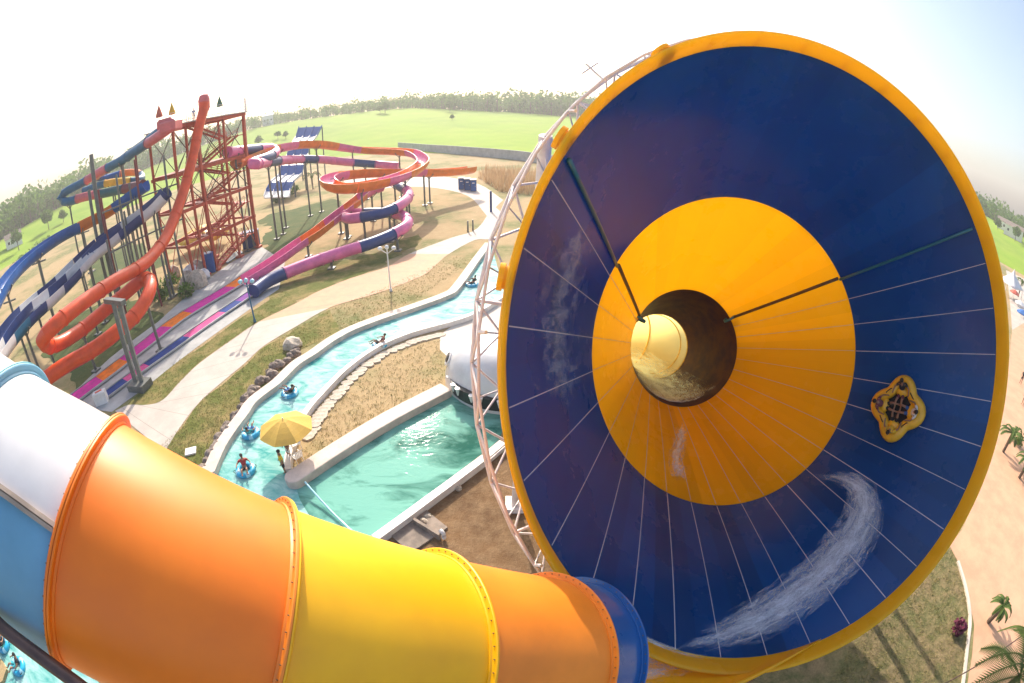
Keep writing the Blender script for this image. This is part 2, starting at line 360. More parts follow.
    def build(s, name, mats, parent=None, smooth=False, loc=None, bevel=0, uv=None):
        if not isinstance(mats, (list, tuple)): mats = [mats]
        me = bpy.data.meshes.new(name)
        if parent is not None: off = ORIG[parent.name]
        else:
            a = np.array(s.v); off = np.array(loc, float) if loc is not None else V(a[:, 0].mean(), a[:, 1].mean(), a[:, 2].min())
        me.from_pydata([(x-off[0], y-off[1], z-off[2]) for x, y, z in s.v], [], s.f)
        for q in mats: me.materials.append(q)
        me.polygons.foreach_set('material_index', s.m)
        if smooth: me.polygons.foreach_set('use_smooth', [True]*len(me.polygons))
        me.validate(); me.update()
        o = bpy.data.objects.new(name, me); COL.objects.link(o)
        if parent is not None: o.parent = parent
        else: o.location = off
        ORIG[o.name] = off
        if smooth == 'auto':
            try:
                me.set_sharp_from_angle(angle=math.radians(38))
            except Exception: pass
        if bevel: 
            bm = o.modifiers.new('edge', 'BEVEL'); bm.width = bevel; bm.segments = 2
        return o
def circ(r, n=14, a0=0): return [(r*math.cos(a0+2*PI*k/n), r*math.sin(a0+2*PI*k/n)) for k in range(n)]
def halfpipe(r, th=.07, n=10, wall=.25):
    o = [(r+th, wall)]+[((r+th)*math.cos(-PI*k/n), (r+th)*math.sin(-PI*k/n)) for k in range(n+1)]+[(-r-th, wall)]
    i = [(-r, wall)]+[(r*math.cos(-PI+PI*k/n), r*math.sin(-PI+PI*k/n)) for k in range(n+1)]+[(r, wall)]
    return o+i
def tag(o, label=None, cat=None, group=None, kind=None):
    if label: o['label'] = label
    if cat: o['category'] = cat
    if group: o['group'] = group
    if kind: o['kind'] = kind
    return o
def empty(name, loc, label, cat, group=None):
    o = bpy.data.objects.new(name, None); COL.objects.link(o); o.location = tuple(map(float, loc)); o.empty_display_size = .2
    ORIG[o.name] = np.array(loc, float); return tag(o, label, cat, group)
def dup(root, loc, rz=0, label=None, scale=1):
    r = root.copy(); COL.objects.link(r); r.location = tuple(map(float, loc)); r.rotation_euler = (0, 0, rz); r.scale = (scale,)*3
    if label: r['label'] = label
    for ch in root.children:
        c = ch.copy(); COL.objects.link(c); c.parent = r
        for g in ch.children:
            d = g.copy(); COL.objects.link(d); d.parent = c
    return r

# ------------------------------------------------------------------ world and sun
SUN_AZ, SUN_EL = math.radians(-14), math.radians(33)
w = bpy.data.worlds.new('World'); SC.world = w; w.use_nodes = True
wn = w.node_tree.nodes; wn.clear()
sky = wn.new('ShaderNodeTexSky'); sky.sky_type = 'NISHITA'; sky.sun_disc = False
sky.sun_elevation = SUN_EL; sky.sun_rotation = SUN_AZ; sky.dust_density = 4.0; sky.air_density = 1.0; sky.ozone_density = 1.0
bg = wn.new('ShaderNodeBackground'); bg.inputs['Strength'].default_value = .15
wo = wn.new('ShaderNodeOutputWorld')
w.node_tree.links.new(sky.outputs[0], bg.inputs[0]); w.node_tree.links.new(bg.outputs[0], wo.inputs[0])
sun = bpy.data.lights.new('sun', 'SUN'); suno = bpy.data.objects.new('sun', sun); COL.objects.link(suno)
sun.energy = 3.2; sun.angle = math.radians(.6); sun.color = (1, .9, .76)
sd = Vector((math.sin(SUN_AZ)*math.cos(SUN_EL), math.cos(SUN_AZ)*math.cos(SUN_EL), math.sin(SUN_EL)))
suno.rotation_euler = sd.to_track_quat('Z', 'Y').to_euler(); suno.location = (0, 0, 60)
SC.view_settings.view_transform = 'Standard'; SC.view_settings.look = 'None'; SC.view_settings.exposure = .98; SC.view_settings.gamma = 1
SC.cycles.max_bounces = 8; SC.cycles.diffuse_bounces = 3; SC.cycles.glossy_bounces = 3; SC.cycles.transparent_max_bounces = 12; SC.cycles.use_denoising = True

# ------------------------------------------------------------------ terrain
def azel(px, py):
    d = ray(px, py); return math.degrees(math.atan2(d[0], d[1])), math.atan2(d[2], math.hypot(d[0], d[1]))
EDGE = [azel(*p) for p in [(0, 241), (60, 207), (130, 176), (190, 150), (250, 129), (300, 120), (340, 115), (400, 108), (480, 111), (560, 116), (640, 121)]]+[azel(*p) for p in [(940, 190), (990, 219), (1024, 237)]]
TOP = [azel(*p) for p in [(0, 206), (35, 187), (58, 179), (91, 162), (130, 153), (190, 133), (245, 117), (300, 109), (340, 102), (400, 95), (480, 92), (560, 93), (600, 97), (660, 104)]]+[azel(*p) for p in [(940, 168), (980, 193), (1024, 214)]]
def tab(T, a): return float(np.interp(a, [t[0] for t in T], [t[1] for t in T]))
D_EDGE = [(-180, 420), (-75, 240), (-66, 250), (-55, 300), (-40, 420), (-25, 430), (0, 420), (15, 420), (40, 330), (62, 300), (75, 320), (180, 420)]
R_B = [(-180, 190), (-80, 170), (-66, 190), (-50, 205), (-40, 230), (-28, 230), (-12, 195), (0, 155), (10, 147), (30, 160), (50, 185), (62, 175), (180, 190)]
def zf(a, r):
    rb = tab(R_B, a); de = tab(D_EDGE, a); el = tab(EDGE, max(-68, min(68, a)))
    ze = H+de*math.tan(el)
    if r <= rb: return 0.0
    if r <= de: return ze*((r-rb)/(de-rb))**1.25
    return H+r*math.tan(el)-(r-de)*.004
def polar(name, azs, radf, zfn, m, smooth=True):
    b = MB(); n = len(azs); vs = []
    K = len(radf(0))
    for a in azs:
        for r in radf(a):
            q = math.radians(a); vs.append((r*math.sin(q), r*math.cos(q), zfn(a, r)))
    b.add(vs, [(i*K+j, ((i+1) % n)*K+j, ((i+1) % n)*K+j+1, i*K+j+1) for i in range(n) for j in range(K-1)])
    return b.build(name, m, smooth=smooth, loc=(0, 0, 0))
AZS = [a for a in np.arange(-180, 180, 3.0)]
g_ = polar('ground', AZS, lambda a: [.5, 10, 30, 60, 100, tab(R_B, a)+.5], lambda a, r: -.012, M_SAND, False); tag(g_, kind='structure')
f_ = polar('field', AZS, lambda a: [tab(R_B, a)+(tab(D_EDGE, a)-tab(R_B, a))*k for k in np.linspace(0, 1, 12)]+[tab(D_EDGE, a)*k for k in (1.15, 1.4, 1.9)], zf, M_FIELD); tag(f_, kind='structure')

def water(name, pts, z, m):
    from mathutils.geometry import tessellate_polygon
    tr = tessellate_polygon([[Vector((p[0], p[1], 0)) for p in pts]])
    return tag(MB().add([(p[0], p[1], z) for p in pts], [tuple(t) for t in tr]).build(name, m), kind='structure')
def sheet(name, pix, z, m, world=False, wob=0):
    pts = pix if world else [G(*p) for p in pix]
    if wob:                                            # lawns and soil have ragged edges
        q = []; n = len(pts)
        for i in range(n):
            a, b = np.array(pts[i][:2], float), np.array(pts[(i+1) % n][:2], float); k = max(1, int(np.linalg.norm(b-a)/.5))
            for j in range(k): q.append(a+(b-a)*j/k)
        q = np.array(q); d = rng.normal(size=q.shape); 
        for _ in range(2): d = .5*d+.25*np.roll(d, 1, 0)+.25*np.roll(d, -1, 0)
        e = rng.normal(size=q.shape)
        for _ in range(14): e = .5*e+.25*np.roll(e, 1, 0)+.25*np.roll(e, -1, 0)
        pts = q+d*wob*.8+e*wob*3
    return water(name, pts, z, m)
def curve_px(pix, per=5): return [np.array(p) for p in smooth_path([V(p[0], p[1], 0) for p in pix], per)]
# ---- soil under the funnel, lawns
S1 = [G(383, 538), G(486, 460), G(498, 441), V(3, 24, 0), V(12, 30, 0), V(22, 24, 0), V(24, 13, 0), V(20, 8, 0), V(14, 7, 0), V(8, 4, 0), V(0, 4, 0), V(-6, 6, 0), V(-8, 9, 0)]
sheet('soil', S1, .004, M_SOIL, True, .2)
S2 = [G(x, y) for x, y in [(905, 560), (948, 545), (958, 562), (966, 590), (970, 620), (967, 650), (962, 683)]]+[V(19, -4, 0), V(8, -4, 0), V(8, 4.5, 0), V(14.5, 7.6, 0)]
sheet('lawn', S2, .009, M_LAWN, True)
# verge strips beside the path
sheet('verge', [(p[0], p[1]) for p in curve_px([(284, 290), (262, 305), (235, 322), (200, 348), (176, 362), (150, 385), (128, 404), (145, 406), (163, 399), (181, 380), (200, 362), (232, 339), (259, 321), (297, 302)])], .007, M_VERGE)
sheet('riverside_verge', [(200, 402), (221, 385), (265, 347), (297, 327), (330, 310), (332, 334), (301, 352), (279, 374), (258, 392), (240, 416), (222, 444), (206, 474), (150, 455), (179, 430)], .0055, M_VERGE, wob=.25)
# green lawns between the slides
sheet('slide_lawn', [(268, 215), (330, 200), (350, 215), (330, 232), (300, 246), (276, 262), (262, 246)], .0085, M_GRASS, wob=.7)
sheet('slide_lawn', [(270, 292), (330, 262), (385, 247), (415, 232), (428, 238), (408, 256), (352, 276), (300, 298), (262, 318)], .0045, M_VERGE, wob=.6)
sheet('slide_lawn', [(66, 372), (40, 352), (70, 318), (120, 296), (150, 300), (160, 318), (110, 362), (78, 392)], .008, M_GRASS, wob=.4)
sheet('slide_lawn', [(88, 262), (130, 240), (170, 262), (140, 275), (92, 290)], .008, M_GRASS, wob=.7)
# ---- paving
PTOP = [(493, 205), (478, 228), (451, 238), (409, 254), (387, 267), (352, 278), (317, 292), (297, 303), (259, 322), (232, 340), (200, 363), (181, 381), (163, 400), (147, 405), (129, 405), (115, 411)]
PBOT = [(503, 214), (493, 237), (475, 240), (449, 254), (434, 267), (422, 276), (387, 290), (358, 299), (329, 308), (297, 326), (264, 346), (244, 364), (220, 384), (199, 403), (179, 429), (165, 452)]
def ribbon(name, A, B, z, m, i0=0, i1=None):
    a = smooth_path([G(*p) for p in A], 4); b = smooth_path([G(*p) for p in B], 4)
    i1 = len(a)-1 if i1 is None else i1
    mb = MB(); vs = []
    for p, q in zip(a[i0:i1+1], b[i0:i1+1]): vs += [(p[0], p[1], z), (q[0], q[1], z)]
    mb.add(vs, [(2*k, 2*k+1, 2*k+3, 2*k+2) for k in range(i1-i0)])
    for k in range(2, i1-i0, 4):                        # joints between the slabs
        p, q = np.array(vs[2*k]), np.array(vs[2*k+1]); t = unit(np.cross(q-p, V(0, 0, 1)))*.018; u = V(0, 0, .004)
        mb.add([p-t+u, q-t+u, q+t+u, p+t+u], [(0, 1, 2, 3)], 1)
    return tag(mb.build(name, [m, M_JOINT]), kind='structure')
M_JOINT = mat('slab_joint', (.30, .25, .21), .9)
ribbon('path', PTOP, PBOT, .016, M_PAVE, 0, 12); ribbon('path', PTOP, PBOT, .016, M_PEACH, 12, 32); ribbon('path', PTOP, PBOT, .016, M_PAVE, 32, 60)
ribbon('path', [(340, 176), (400, 172), (440, 176), (478, 184), (503, 200)], [(352, 192), (402, 187), (436, 188), (468, 196), (487, 216)], .012, M_PAVE)
sheet('slide_apron', [(285, 262), (279, 289), (232, 322), (180, 360), (145, 388), (112, 412), (62, 405), (110, 358), (158, 322), (196, 288), (232, 262), (262, 247)], .012, M_CONCG)
sheet('side_path', [(1060, 300), (1012, 330), (1004, 400), (985, 470), (962, 530), (949, 545), (958, 562), (967, 592), (974, 625), (972, 655), (966, 690), (1060, 720), (1075, 560)], .014, M_PEACH)
sheet('side_pavement', [(1006, 270), (1030, 282), (1060, 300), (1060, 420), (1018, 470), (1000, 500), (985, 470), (1004, 400), (1012, 330)], .010, M_PAVE)
sheet('pump_pad', [(481, 305), (520, 286), (560, 330), (520, 420), (497, 400), (440, 350), (440, 335)], .010, M_CONC)
# ---- water: lazy river and splash pool are one body
L_IN = [(492, 246), (481, 261), (461, 290), (449, 299), (417, 311), (364, 330), (338, 343), (317, 358), (300, 369), (282, 387), (259, 405), (250, 418), (239, 433), (227, 452), (217, 476)]
L_OUT = [(490, 238), (475, 252), (461, 277), (449, 288), (423, 302), (364, 322), (332, 337), (301, 356), (279, 378), (259, 396), (244, 418), (232, 436), (222, 454), (212, 476)]
R_IN = [(505, 296), (481, 311), (458, 321), (411, 334), (376, 349), (346, 370), (323, 393), (305, 414), (294, 436), (287, 458), (286, 474)]
R_OUT = [(510, 302), (484, 315), (461, 325), (414, 338), (380, 352), (351, 372), (328, 395), (311, 416), (301, 436), (295, 452), (290, 468)]
lin = smooth_path([G(*p, .1) for p in L_IN], 4); rin = smooth_path([G(*p, .1) for p in R_IN], 4)
LEFT_END = [V(-18.5, 13.5, 0), V(-22, 9.5, 0), V(-25.5, 5, 0), V(-28.5, -2, 0)]
lin2 = lin+smooth_path([lin[-1]]+LEFT_END, 4)[1:]
ISL = [V(-21.5, 0.3, 0), V(-23.2, .2, 0)]
pool_r = [G(375, 533, .1), G(483, 453, .1), G(499, 440, .1)]
pool_t = [G(508, 418, .1), G(449, 392, .1)]
def water(name, pts, z, m):
    from mathutils.geometry import tessellate_polygon
    tr = tessellate_polygon([[Vector((p[0], p[1], 0)) for p in pts]])
    return tag(MB().add([(p[0], p[1], z) for p in pts], [tuple(t) for t in tr]).build(name, m), kind='structure')
SHORE = [V(-22, -4, 0), V(-14, -4, 0), V(-12.6, 2, 0), V(-10.2, 8.2, 0)]
tip = G(294, 480, .1)
WATER = lin2+[V(-29, -6, 0), V(-15, -6, 0)]+[V(-12.5, 2, 0), V(-9.6, 9, 0)]+[G(338, 560, .1), G(300, 500, .1), tip]+rin[::-1]
water('river_water', WATER, .10, M_RIVER)
water('pool_water', [tip, G(300, 500, .1), G(338, 560, .1), V(-9.6, 9, 0)]+pool_r+pool_t, .104, M_POOL)
def wall_strip(name, A, B, z0, z1, m, label=None, cat='wall'):
    mb = MB(); n = min(len(A), len(B)); vs = []
    for p, q in zip(A, B): vs += [(p[0], p[1], z0), (p[0], p[1], z1), (q[0], q[1], z1), (q[0], q[1], z0)]
    fs = []
    for k in range(n-1):
        for j in range(4): fs.append((4*k+j, 4*k+(j+1) % 4, 4*k+4+(j+1) % 4, 4*k+4+j))
    fs += [(0, 1, 2, 3), (4*n-1, 4*n-2, 4*n-3, 4*n-4)]
    o = mb.add(vs, fs).build(name, m, smooth='auto')
    return tag(o, label, cat) if label else tag(o, kind='structure')
def offset(path, d):
    F = frames([V(p[0], p[1], 0) for p in path]); return [p+f[1]*d for p, f in zip(path, F)]
lo = [p for p in lin2]
wall_strip('river_wall', offset(lo, -.02), offset(lo, .85), -.05, .5, M_CURB, 'long pale concrete wall along the far bank of the winding turquoise channel')
wall_strip('river_wall', offset(rin, .02), offset(rin, -.38), -.05, .42, M_CURBW, 'thin white concrete edge along the inner bank by the stepping stones')
# divider wall between river and pool with its rounded end
pw = [G(294, 476, .55), G(340, 446, .55), G(390, 416, .55), G(446, 387, .55)]
pwp = smooth_path(pw, 3); fr = frames([V(p[0], p[1], 0) for p in pwp])
a_ = [p-f[1]*.55 for p, f in zip(pwp, fr)]; b_ = [p+f[1]*.55 for p, f in zip(pwp, fr)]
ca = V(*((a_[0]+b_[0])/2)); t0 = fr[0][0]
cap = [ca-t0*.55*math.sin(k*PI/8)-fr[0][1]*.55*math.cos(k*PI/8) for k in range(1, 8)]
mb = MB(); mb.poly([*b_[::-1], *cap[::-1], *a_], -.05, .6); tag(mb.build('divider_wall', M_CURB, bevel=.06), 'thick pink concrete wall with rounded end between channel and green pool', 'wall')
pr = [G(372, 536, .4), G(430, 494, .4), G(483, 455, .4), G(500, 441, .4)]
wall_strip('pool_wall', offset(pr, -.03), offset(pr, .4), -.05, .45, M_CURBW, 'narrow white concrete wall between the green pool and brown soil')
wall_strip('pool_wall', [V(-9.6, 9, 0), V(-12.5, 2, 0), V(-15, -6, 0)], [V(-9.2, 9, 0), V(-12.1, 2, 0), V(-14.6, -6, 0)], -.05, .45, M_CURBW, 'white pool edge under the big orange and yellow tube')
# sandy island in the lower left corner with its white edge
isl = [G(-40, 640), G(-8, 652), G(4, 662), G(10, 672), G(6, 684), G(-20, 700), G(-60, 700)]
tag(MB().poly(isl, -.05, .3).build('island', M_SAND), kind='structure')
# far boundary wall
wl = [G(398, 149), G(427, 152), G(475, 156), G(520, 160.5), G(575, 170), G(640, 185)]
wall_strip('boundary_wall', wl, offset(wl, -.4), 0, 3.1, M_CONCG, 'long low grey concrete wall between the park and the green field')

hz = bpy.data.materials.new('haze_air'); hz.use_nodes = True; hn = hz.node_tree.nodes; hn.clear()
ho = hn.new('ShaderNodeOutputMaterial'); hv = hn.new('ShaderNodeVolumePrincipled'); hv.inputs['Color'].default_value = (.95, .93, .92, 1); hv.inputs['Density'].default_value = .0007; hv.inputs['Anisotropy'].default_value = .2
hz.node_tree.links.new(hv.outputs[0], ho.inputs['Volume'])
tag(MB().box((0, 0, 34.5), (1900, 1900, 75)).build('haze', hz), kind='stuff')

# ------------------------------------------------------------------ the big funnel
R0 = 8.0; TILT = .479
FN = V(0, math.cos(TILT), -math.sin(TILT)); FC = V(.986*R0, .961*R0, H-.579*R0); F1 = V(1, 0, 0); F2 = V(0, math.sin(TILT), math.cos(TILT))
AX = (F1, F2, FN)
def fp(phi, d, r): return FC+FN*d+r*(math.cos(phi)*F1+math.sin(phi)*F2)
D1, R1, D2, R2 = 5.84, 5.392, 11.66, 2.672
def cr(d): return R0+(R1-R0)*d/D1 if d < D1 else R1+(R2-R1)*(d-D1)/(D2-D1)
def cone_hit(px, py, lift=0):
    d = ray(px, py); best = None
    for t in np.linspace(3, 40, 1500):
        p = O+d*t-FC; dd = p@FN; r = np.linalg.norm(p-dd*FN)
        if dd > -.5 and r >= cr(max(dd, 0))-lift: best = (math.atan2(p@F2, p@F1), dd, r); break
    return best
fun = empty('slide_funnel', (FC[0], FC[1]+4, 0), 'giant tilted funnel slide with dark blue outer cone, yellow inner cone and yellow rim', 'funnel slide')
NS = 132
SEAMS = [math.radians(.2-10.91*k) for k in range(-2, 20)]
def band(name, m, d0, d1, seams=True, steps=6):
    mb = MB(); th = .06
    prof = [(cr(d), d) for d in np.linspace(d0, d1, steps)]+[(cr(d)+th, d) for d in np.linspace(d1, d0, steps)]
    mb.lathe(FC, prof, NS, AX, closed=True)
    if seams:
        for ph in SEAMS:
            jit = random.uniform(-.004, .004); ww = (.010 if d0 < 1 else .0055)+random.uniform(0, .004)
            vs = []; K = 5
            for d in np.linspace(d0+.03, d1-.03, K):
                r = cr(d)
                for s, k in ((-1, 0), (-1, 1), (1, 1), (1, 0)):
                    vs.append(fp(ph+jit+s*ww/r, d, r+.02-k*.028))
            mb.add(vs, [(4*i+j, 4*i+(j+1) % 4, 4*i+4+(j+1) % 4, 4*i+4+j) for i in range(K-1) for j in range(4)], 1)
    o = mb.build(name, [m, M_SEAM], fun, smooth='auto'); a = o.data.attributes.new('panel', 'FLOAT', 'FACE'); pv = []
    tone = rng.uniform(size=40)
    for f in o.data.polygons:
        c = np.array(f.center)+ORIG[fun.name]-FC; ph = math.degrees(math.atan2(c@F2, c@F1)); pv.append(tone[int((ph+180.2)//10.91) % 33])
    a.data.foreach_set('value', pv); return o
band('blue_cone', M_FBLUE, 0, D1-.015)
band('yellow_cone', M_FYEL, D1+.015, D2)
# rim: a turned-out collar with a rolled lip and bolted joints
mb = MB()
prof = [(8.0, 0.0), (8.0, -.25), (8.02, -.50), (8.05, -.58), (8.09, -.605), (8.13, -.59), (8.14, -.54), (8.12, -.49), (8.09, -.42), (8.09, .02), (8.17, .03), (8.17, .09), (8.08, .09)]
mb.lathe(FC, prof, NS, AX, closed=True)
for k in range(33):
    ph = math.radians(.2-10.91*k+5.4)
    p = fp(ph, -.4, 8.08); q = fp(ph, .06, 8.12); mb.bar(p, q, .05, .10)
mb.build('rim', M_FRIM, fun, smooth='auto')
# lifting lugs on the rim seen at its upper left
for a in (124, 147.5, 168.5):
    ph = math.radians(a); mb = MB(); mb.cyl(fp(ph, -.24, 8.05), fp(ph, -.24, 8.26), .22, .22, 16); mb.cyl(fp(ph, -.24, 8.20), fp(ph, -.24, 8.30), .26, .26, 16); mb.build('rim_lug', M_FRIM, fun, smooth='auto')
# two spray pipes on the cone wall
for ph in (math.radians(148.8), math.radians(30.9)):
    pts = [fp(ph, d, cr(d)-.06) for d in np.linspace(.1, D1, 8)]
    mb = MB().sweep(pts, circ(.055, 8), mi=0)
    pts2 = [fp(ph+.015*math.cos(ph), d, cr(d)-.06) for d in np.linspace(D1+.05, D2-.2, 8)]
    mb.sweep(pts2, circ(.065, 8), mi=1)
    e = fp(ph, D2-.05, R2-.02); mb.lathe(e, [(.26, 0), (.34, 0), (.34, .1), (.26, .1)], 16, (F1*math.cos(ph)+F2*math.sin(ph), FN, np.cross(F1*math.cos(ph)+F2*math.sin(ph), FN)), mi=0, closed=True)
    mb.build('spray_pipe', [M_SEAMT, M_BSTEEL], fun, smooth=True)
# exit pipe: purple wet elbow, then a pale sunlit pipe curving left down into the pool
EX = fp(0, D2, 0)
q2 = O+ray(664, 343)*26.5
path = smooth_path([EX, EX+FN*1.5, EX+FN*3.0, EX+FN*4.5, EX+FN*7.0+V(.15, 0, .2), EX+FN*8.6+V(-1.3, .2, .5), V(4.4, 26.2, 2.3), V(1.0, 25.2, 1.9)], 6)
cut = 18
rad = [max(1.75, R2-(R2-1.75)*i/cut) for i in range(len(path))]
def shell(pth, rad, m, name, single=False):
    mb = MB(); F = frames(pth); n = 40; vs = []; L = len(pth)
    for th in ((0, .06) if not single else (0,)):
        for p, f, r in zip(pth, F, rad):
            for k in range(n): vs.append(p+(r+th)*(math.cos(2*PI*k/n)*f[1]+math.sin(2*PI*k/n)*f[2]))
    fs = []
    for i in range(L-1):
        for k in range(n):
            a, b = i*n+k, i*n+(k+1) % n; fs.append((a, b, b+n, a+n)); o = L*n
            if not single: fs.append((o+a, o+a+n, o+b+n, o+b))
    for k in range(n if not single else 0):
        a, b = k, (k+1) % n; o = L*n; fs.append((a, o+a, o+b, b)); e = (L-1)*n; fs.append((e+a, e+b, o+e+b, o+e+a))
    mb.add(vs, fs); return mb.build(name, m, fun, smooth='auto')
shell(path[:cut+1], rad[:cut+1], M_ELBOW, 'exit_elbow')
shell(path[cut:], rad[cut:], M_FPIPE, 'exit_pipe', True)
mb = MB()
p = path[cut]; t = frames(path)[cut]
mb.lathe(p, [(1.74, -.02), (1.95, -.02), (1.95, .05), (1.74, .05)], 40, (t[1], t[2], t[0]), closed=True); mb.build('exit_flange', M_FYEL, fun, smooth='auto')
for ii in (cut+4, cut+9):
    p = path[ii]; t = frames(path)[ii]; mb = MB().lathe(p, [(1.70, -.03), (1.78, -.03), (1.78, .03), (1.70, .03)], 40, (t[1], t[2], t[0]), closed=True); mb.build('joint_ring', M_YEL, fun, smooth='auto')
# entry apron between the tube end and the rim
TC = [V(-5.59, 1.39, H-2.69), V(-4.56, 1.69, H-3.39), V(-2.93, 2.1, H-4.72), V(-1.23, 2.67, H-6.21), V(.44, 3.23, H-7.63), V(1.03, 3.43, H-8.13)]
tt = unit(TC[5]-TC[4]); tr = unit(np.cross(tt, V(0, 0, 1))); tu = np.cross(tr, tt)
mb = MB(); vs = []; NA, NB = 21, 9
for th in (0, -.07):
    for i in range(NA):
        s = i/(NA-1); a = -math.radians(28+s*152)                       # tube end: from its near side through the bottom to its far side
        A = TC[5]+1.46*(math.cos(a)*tr+math.sin(a)*tu)+tt*(-.05)
        ph = math.radians(-84-s*62); B = fp(ph, .03, 7.97)
        for j in range(NB):
            q = j/(NB-1); p = A*(1-q)+B*q
            sag = math.sin(q*PI)*.45*(1-s); vs.append(p+V(0, 0, -sag)+F2*th)
fs = []
o = NA*NB
for i in range(NA-1):
    for j in range(NB-1):
        a = i*NB+j; fs += [(a, a+1, a+NB+1, a+NB), (o+a, o+a+NB, o+a+NB+1, o+a+1)]
for i in (0, NA-1):
    for j in range(NB-1): a = i*NB+j; fs.append((a, a+1, o+a+1, o+a))
mb.add(vs, fs)
edge = [np.array(vs[j])+V(0, 0, .03) for j in range(NB)]
mb.sweep(edge[:-1], circ(.08, 8), scale=[1, 1, 1, 1, .95, .85, .7, .35][:NB-1]); mb.build('entry_apron', M_FRIM, fun, smooth='auto')
# space truss round the back of the rim
mb = MB(); K = 42
c1 = [fp(math.radians(360*k/K), .95, 8.72) for k in range(K+1)]; c2 = [fp(math.radians(360*(k+.5)/K), .30, 8.56) for k in range(K+1)]; c3 = [fp(math.radians(360*(k+.5)/K), 1.5, 8.15) for k in range(K+1)]
mb.sweep(c1, circ(.045, 8), caps=False); mb.sweep(c2, circ(.035, 8), caps=False); mb.sweep(c3, circ(.028, 8), caps=False)
for k in range(K):
    for c in (c2, c3): mb.cyl(c1[k], c[k], .028, n=6); mb.cyl(c[k], c1[k+1], .028, n=6)
    if True: mb.cyl(c2[k], c3[k], .02, n=6); mb.cyl(c3[k], fp(math.radians(360*(k+.5)/K), 1.5, cr(1.5)+.05), .02, n=6)
    if k % 4 == 0: mb.cyl(c1[k], fp(math.radians(360*k/K), .9, cr(.9)+.05), .04, n=6); mb.cyl(c2[k], fp(math.radians(360*(k+.5)/K), .1, 8.4), .04, n=6)
mb.build('support_truss', M_PINKW, fun, smooth='auto')
mb = MB()
a = math.radians(131); mb.cyl(fp(a, .95, 8.7), fp(a, .95, 9.35), .03, n=6); mb.cyl(fp(a+.03, .95, 9.2), fp(a-.03, .95, 9.2), .03, n=6); mb.build('truss_bracket', M_PINKW, fun)
for sx in (-1, 1):
    for (a, d, r, fx, fy) in ((35, .95, 8.72, .5, 4.5), (-38, .95, 8.72, 1.0, 2.2)):
        top = fp(math.radians(a if sx > 0 else 180-a), d, r); foot = V(top[0]+sx*.6, top[1]+fy, 0)
        mb = MB().cyl(foot, top, .2, .16, 12); mb.box((foot[0], foot[1], .12), (.9, .9, .3)); mb.build('support_column', M_PINKW, fun, smooth='auto')
for d in (5.8, 11.4):
    for sx in (-1, 1):
        top = fp(math.radians(-90+sx*35), d, cr(d)+.1); mb = MB().cyl((top[0]+sx*.4, top[1], 0), top, .18, .15, 12); mb.box((top[0]+sx*.4, top[1], .12), (.9, .9, .3)); mb.build('support_column', M_PINKW, fun, smooth='auto')

# rushing water on the cone wall and on the apron
def ribbon_on_cone(name, centre, width, label, lift=.05, per=8, m=None):
    c = smooth_path([V(x, y, 0) for x, y in centre], per); fr_ = frames(c)
    wd = np.interp(np.linspace(0, 1, len(c)), np.linspace(0, 1, len(width)), width)
    vs = []; uv = []; NW = 9
    for i, (p, f) in enumerate(zip(c, fr_)):
        for j in range(NW):
            s = j/(NW-1)-.5; q = p+f[1]*s*wd[i]; h = cone_hit(q[0], q[1], lift)
            vs.append(fp(h[0], h[1], h[2]-.03)); uv.append((i/(len(c)-1), j/(NW-1)))
    fs = [(i*NW+j, i*NW+j+1, (i+1)*NW+j+1, (i+1)*NW+j) for i in range(len(c)-1) for j in range(NW-1)]
    mb = MB().add(vs, fs); o = mb.build(name, m or M_FOAM, smooth=True)
    l = o.data.uv_layers.new(name='UVMap')
    for lp in o.data.loops: l.data[lp.index].uv = uv[lp.vertex_index]
    so = o.modifiers.new('thickness', 'SOLIDIFY'); so.thickness = .03
    return tag(o, label, 'water', kind='stuff')
ribbon_on_cone('rushing_water', [(806, 478), (838, 478), (861, 492), (862, 520), (843, 552), (806, 588), (762, 618), (712, 640), (672, 652)], [14, 22, 34, 44, 50, 52, 46, 40, 34], 'white streak of rushing water curling up the blue lower right of the funnel')
ribbon_on_cone('rushing_water', [(683, 418), (680, 440), (676, 466), (690, 484)], [14, 22, 22, 30], 'thin white splashes running down the yellow cone below the exit hole', m=M_SPLASH)
ribbon_on_cone('rushing_water', [(600, 190), (572, 250), (556, 320), (560, 380), (580, 430)], [40, 70, 80, 80, 50], 'faint wet streaks on the blue wall left of the yellow cone', m=M_WET)
h = None
def ap(s, q):                                          # a point on the apron
    a = -math.radians(28+s*152); A = TC[5]+1.46*(math.cos(a)*tr+math.sin(a)*tu)-tt*.05; B = fp(math.radians(-84-s*62), .03, 7.97)
    return A*(1-q)+B*q+V(0, 0, -math.sin(q*PI)*.45*(1-s))+V(0, 0, .05)
vs = []; uv = []
for i in range(13):
    for j in range(9): vs.append(ap(.35+.6*j/8, i/12)); uv.append((i/12*.8+.1, j/8))
mb = MB().add(vs, [(i*9+j, i*9+j+1, (i+1)*9+j+1, (i+1)*9+j) for i in range(12) for j in range(8)]); o = mb.build('rushing_water', M_FOAM, smooth=True)
l = o.data.uv_layers.new(name='UVMap')
for lp in o.data.loops: l.data[lp.index].uv = uv[lp.vertex_index]
o.modifiers.new('thickness', 'SOLIDIFY').thickness = .03
tag(o, 'white water pouring over the yellow lip beside the tube end', 'water', kind='stuff')
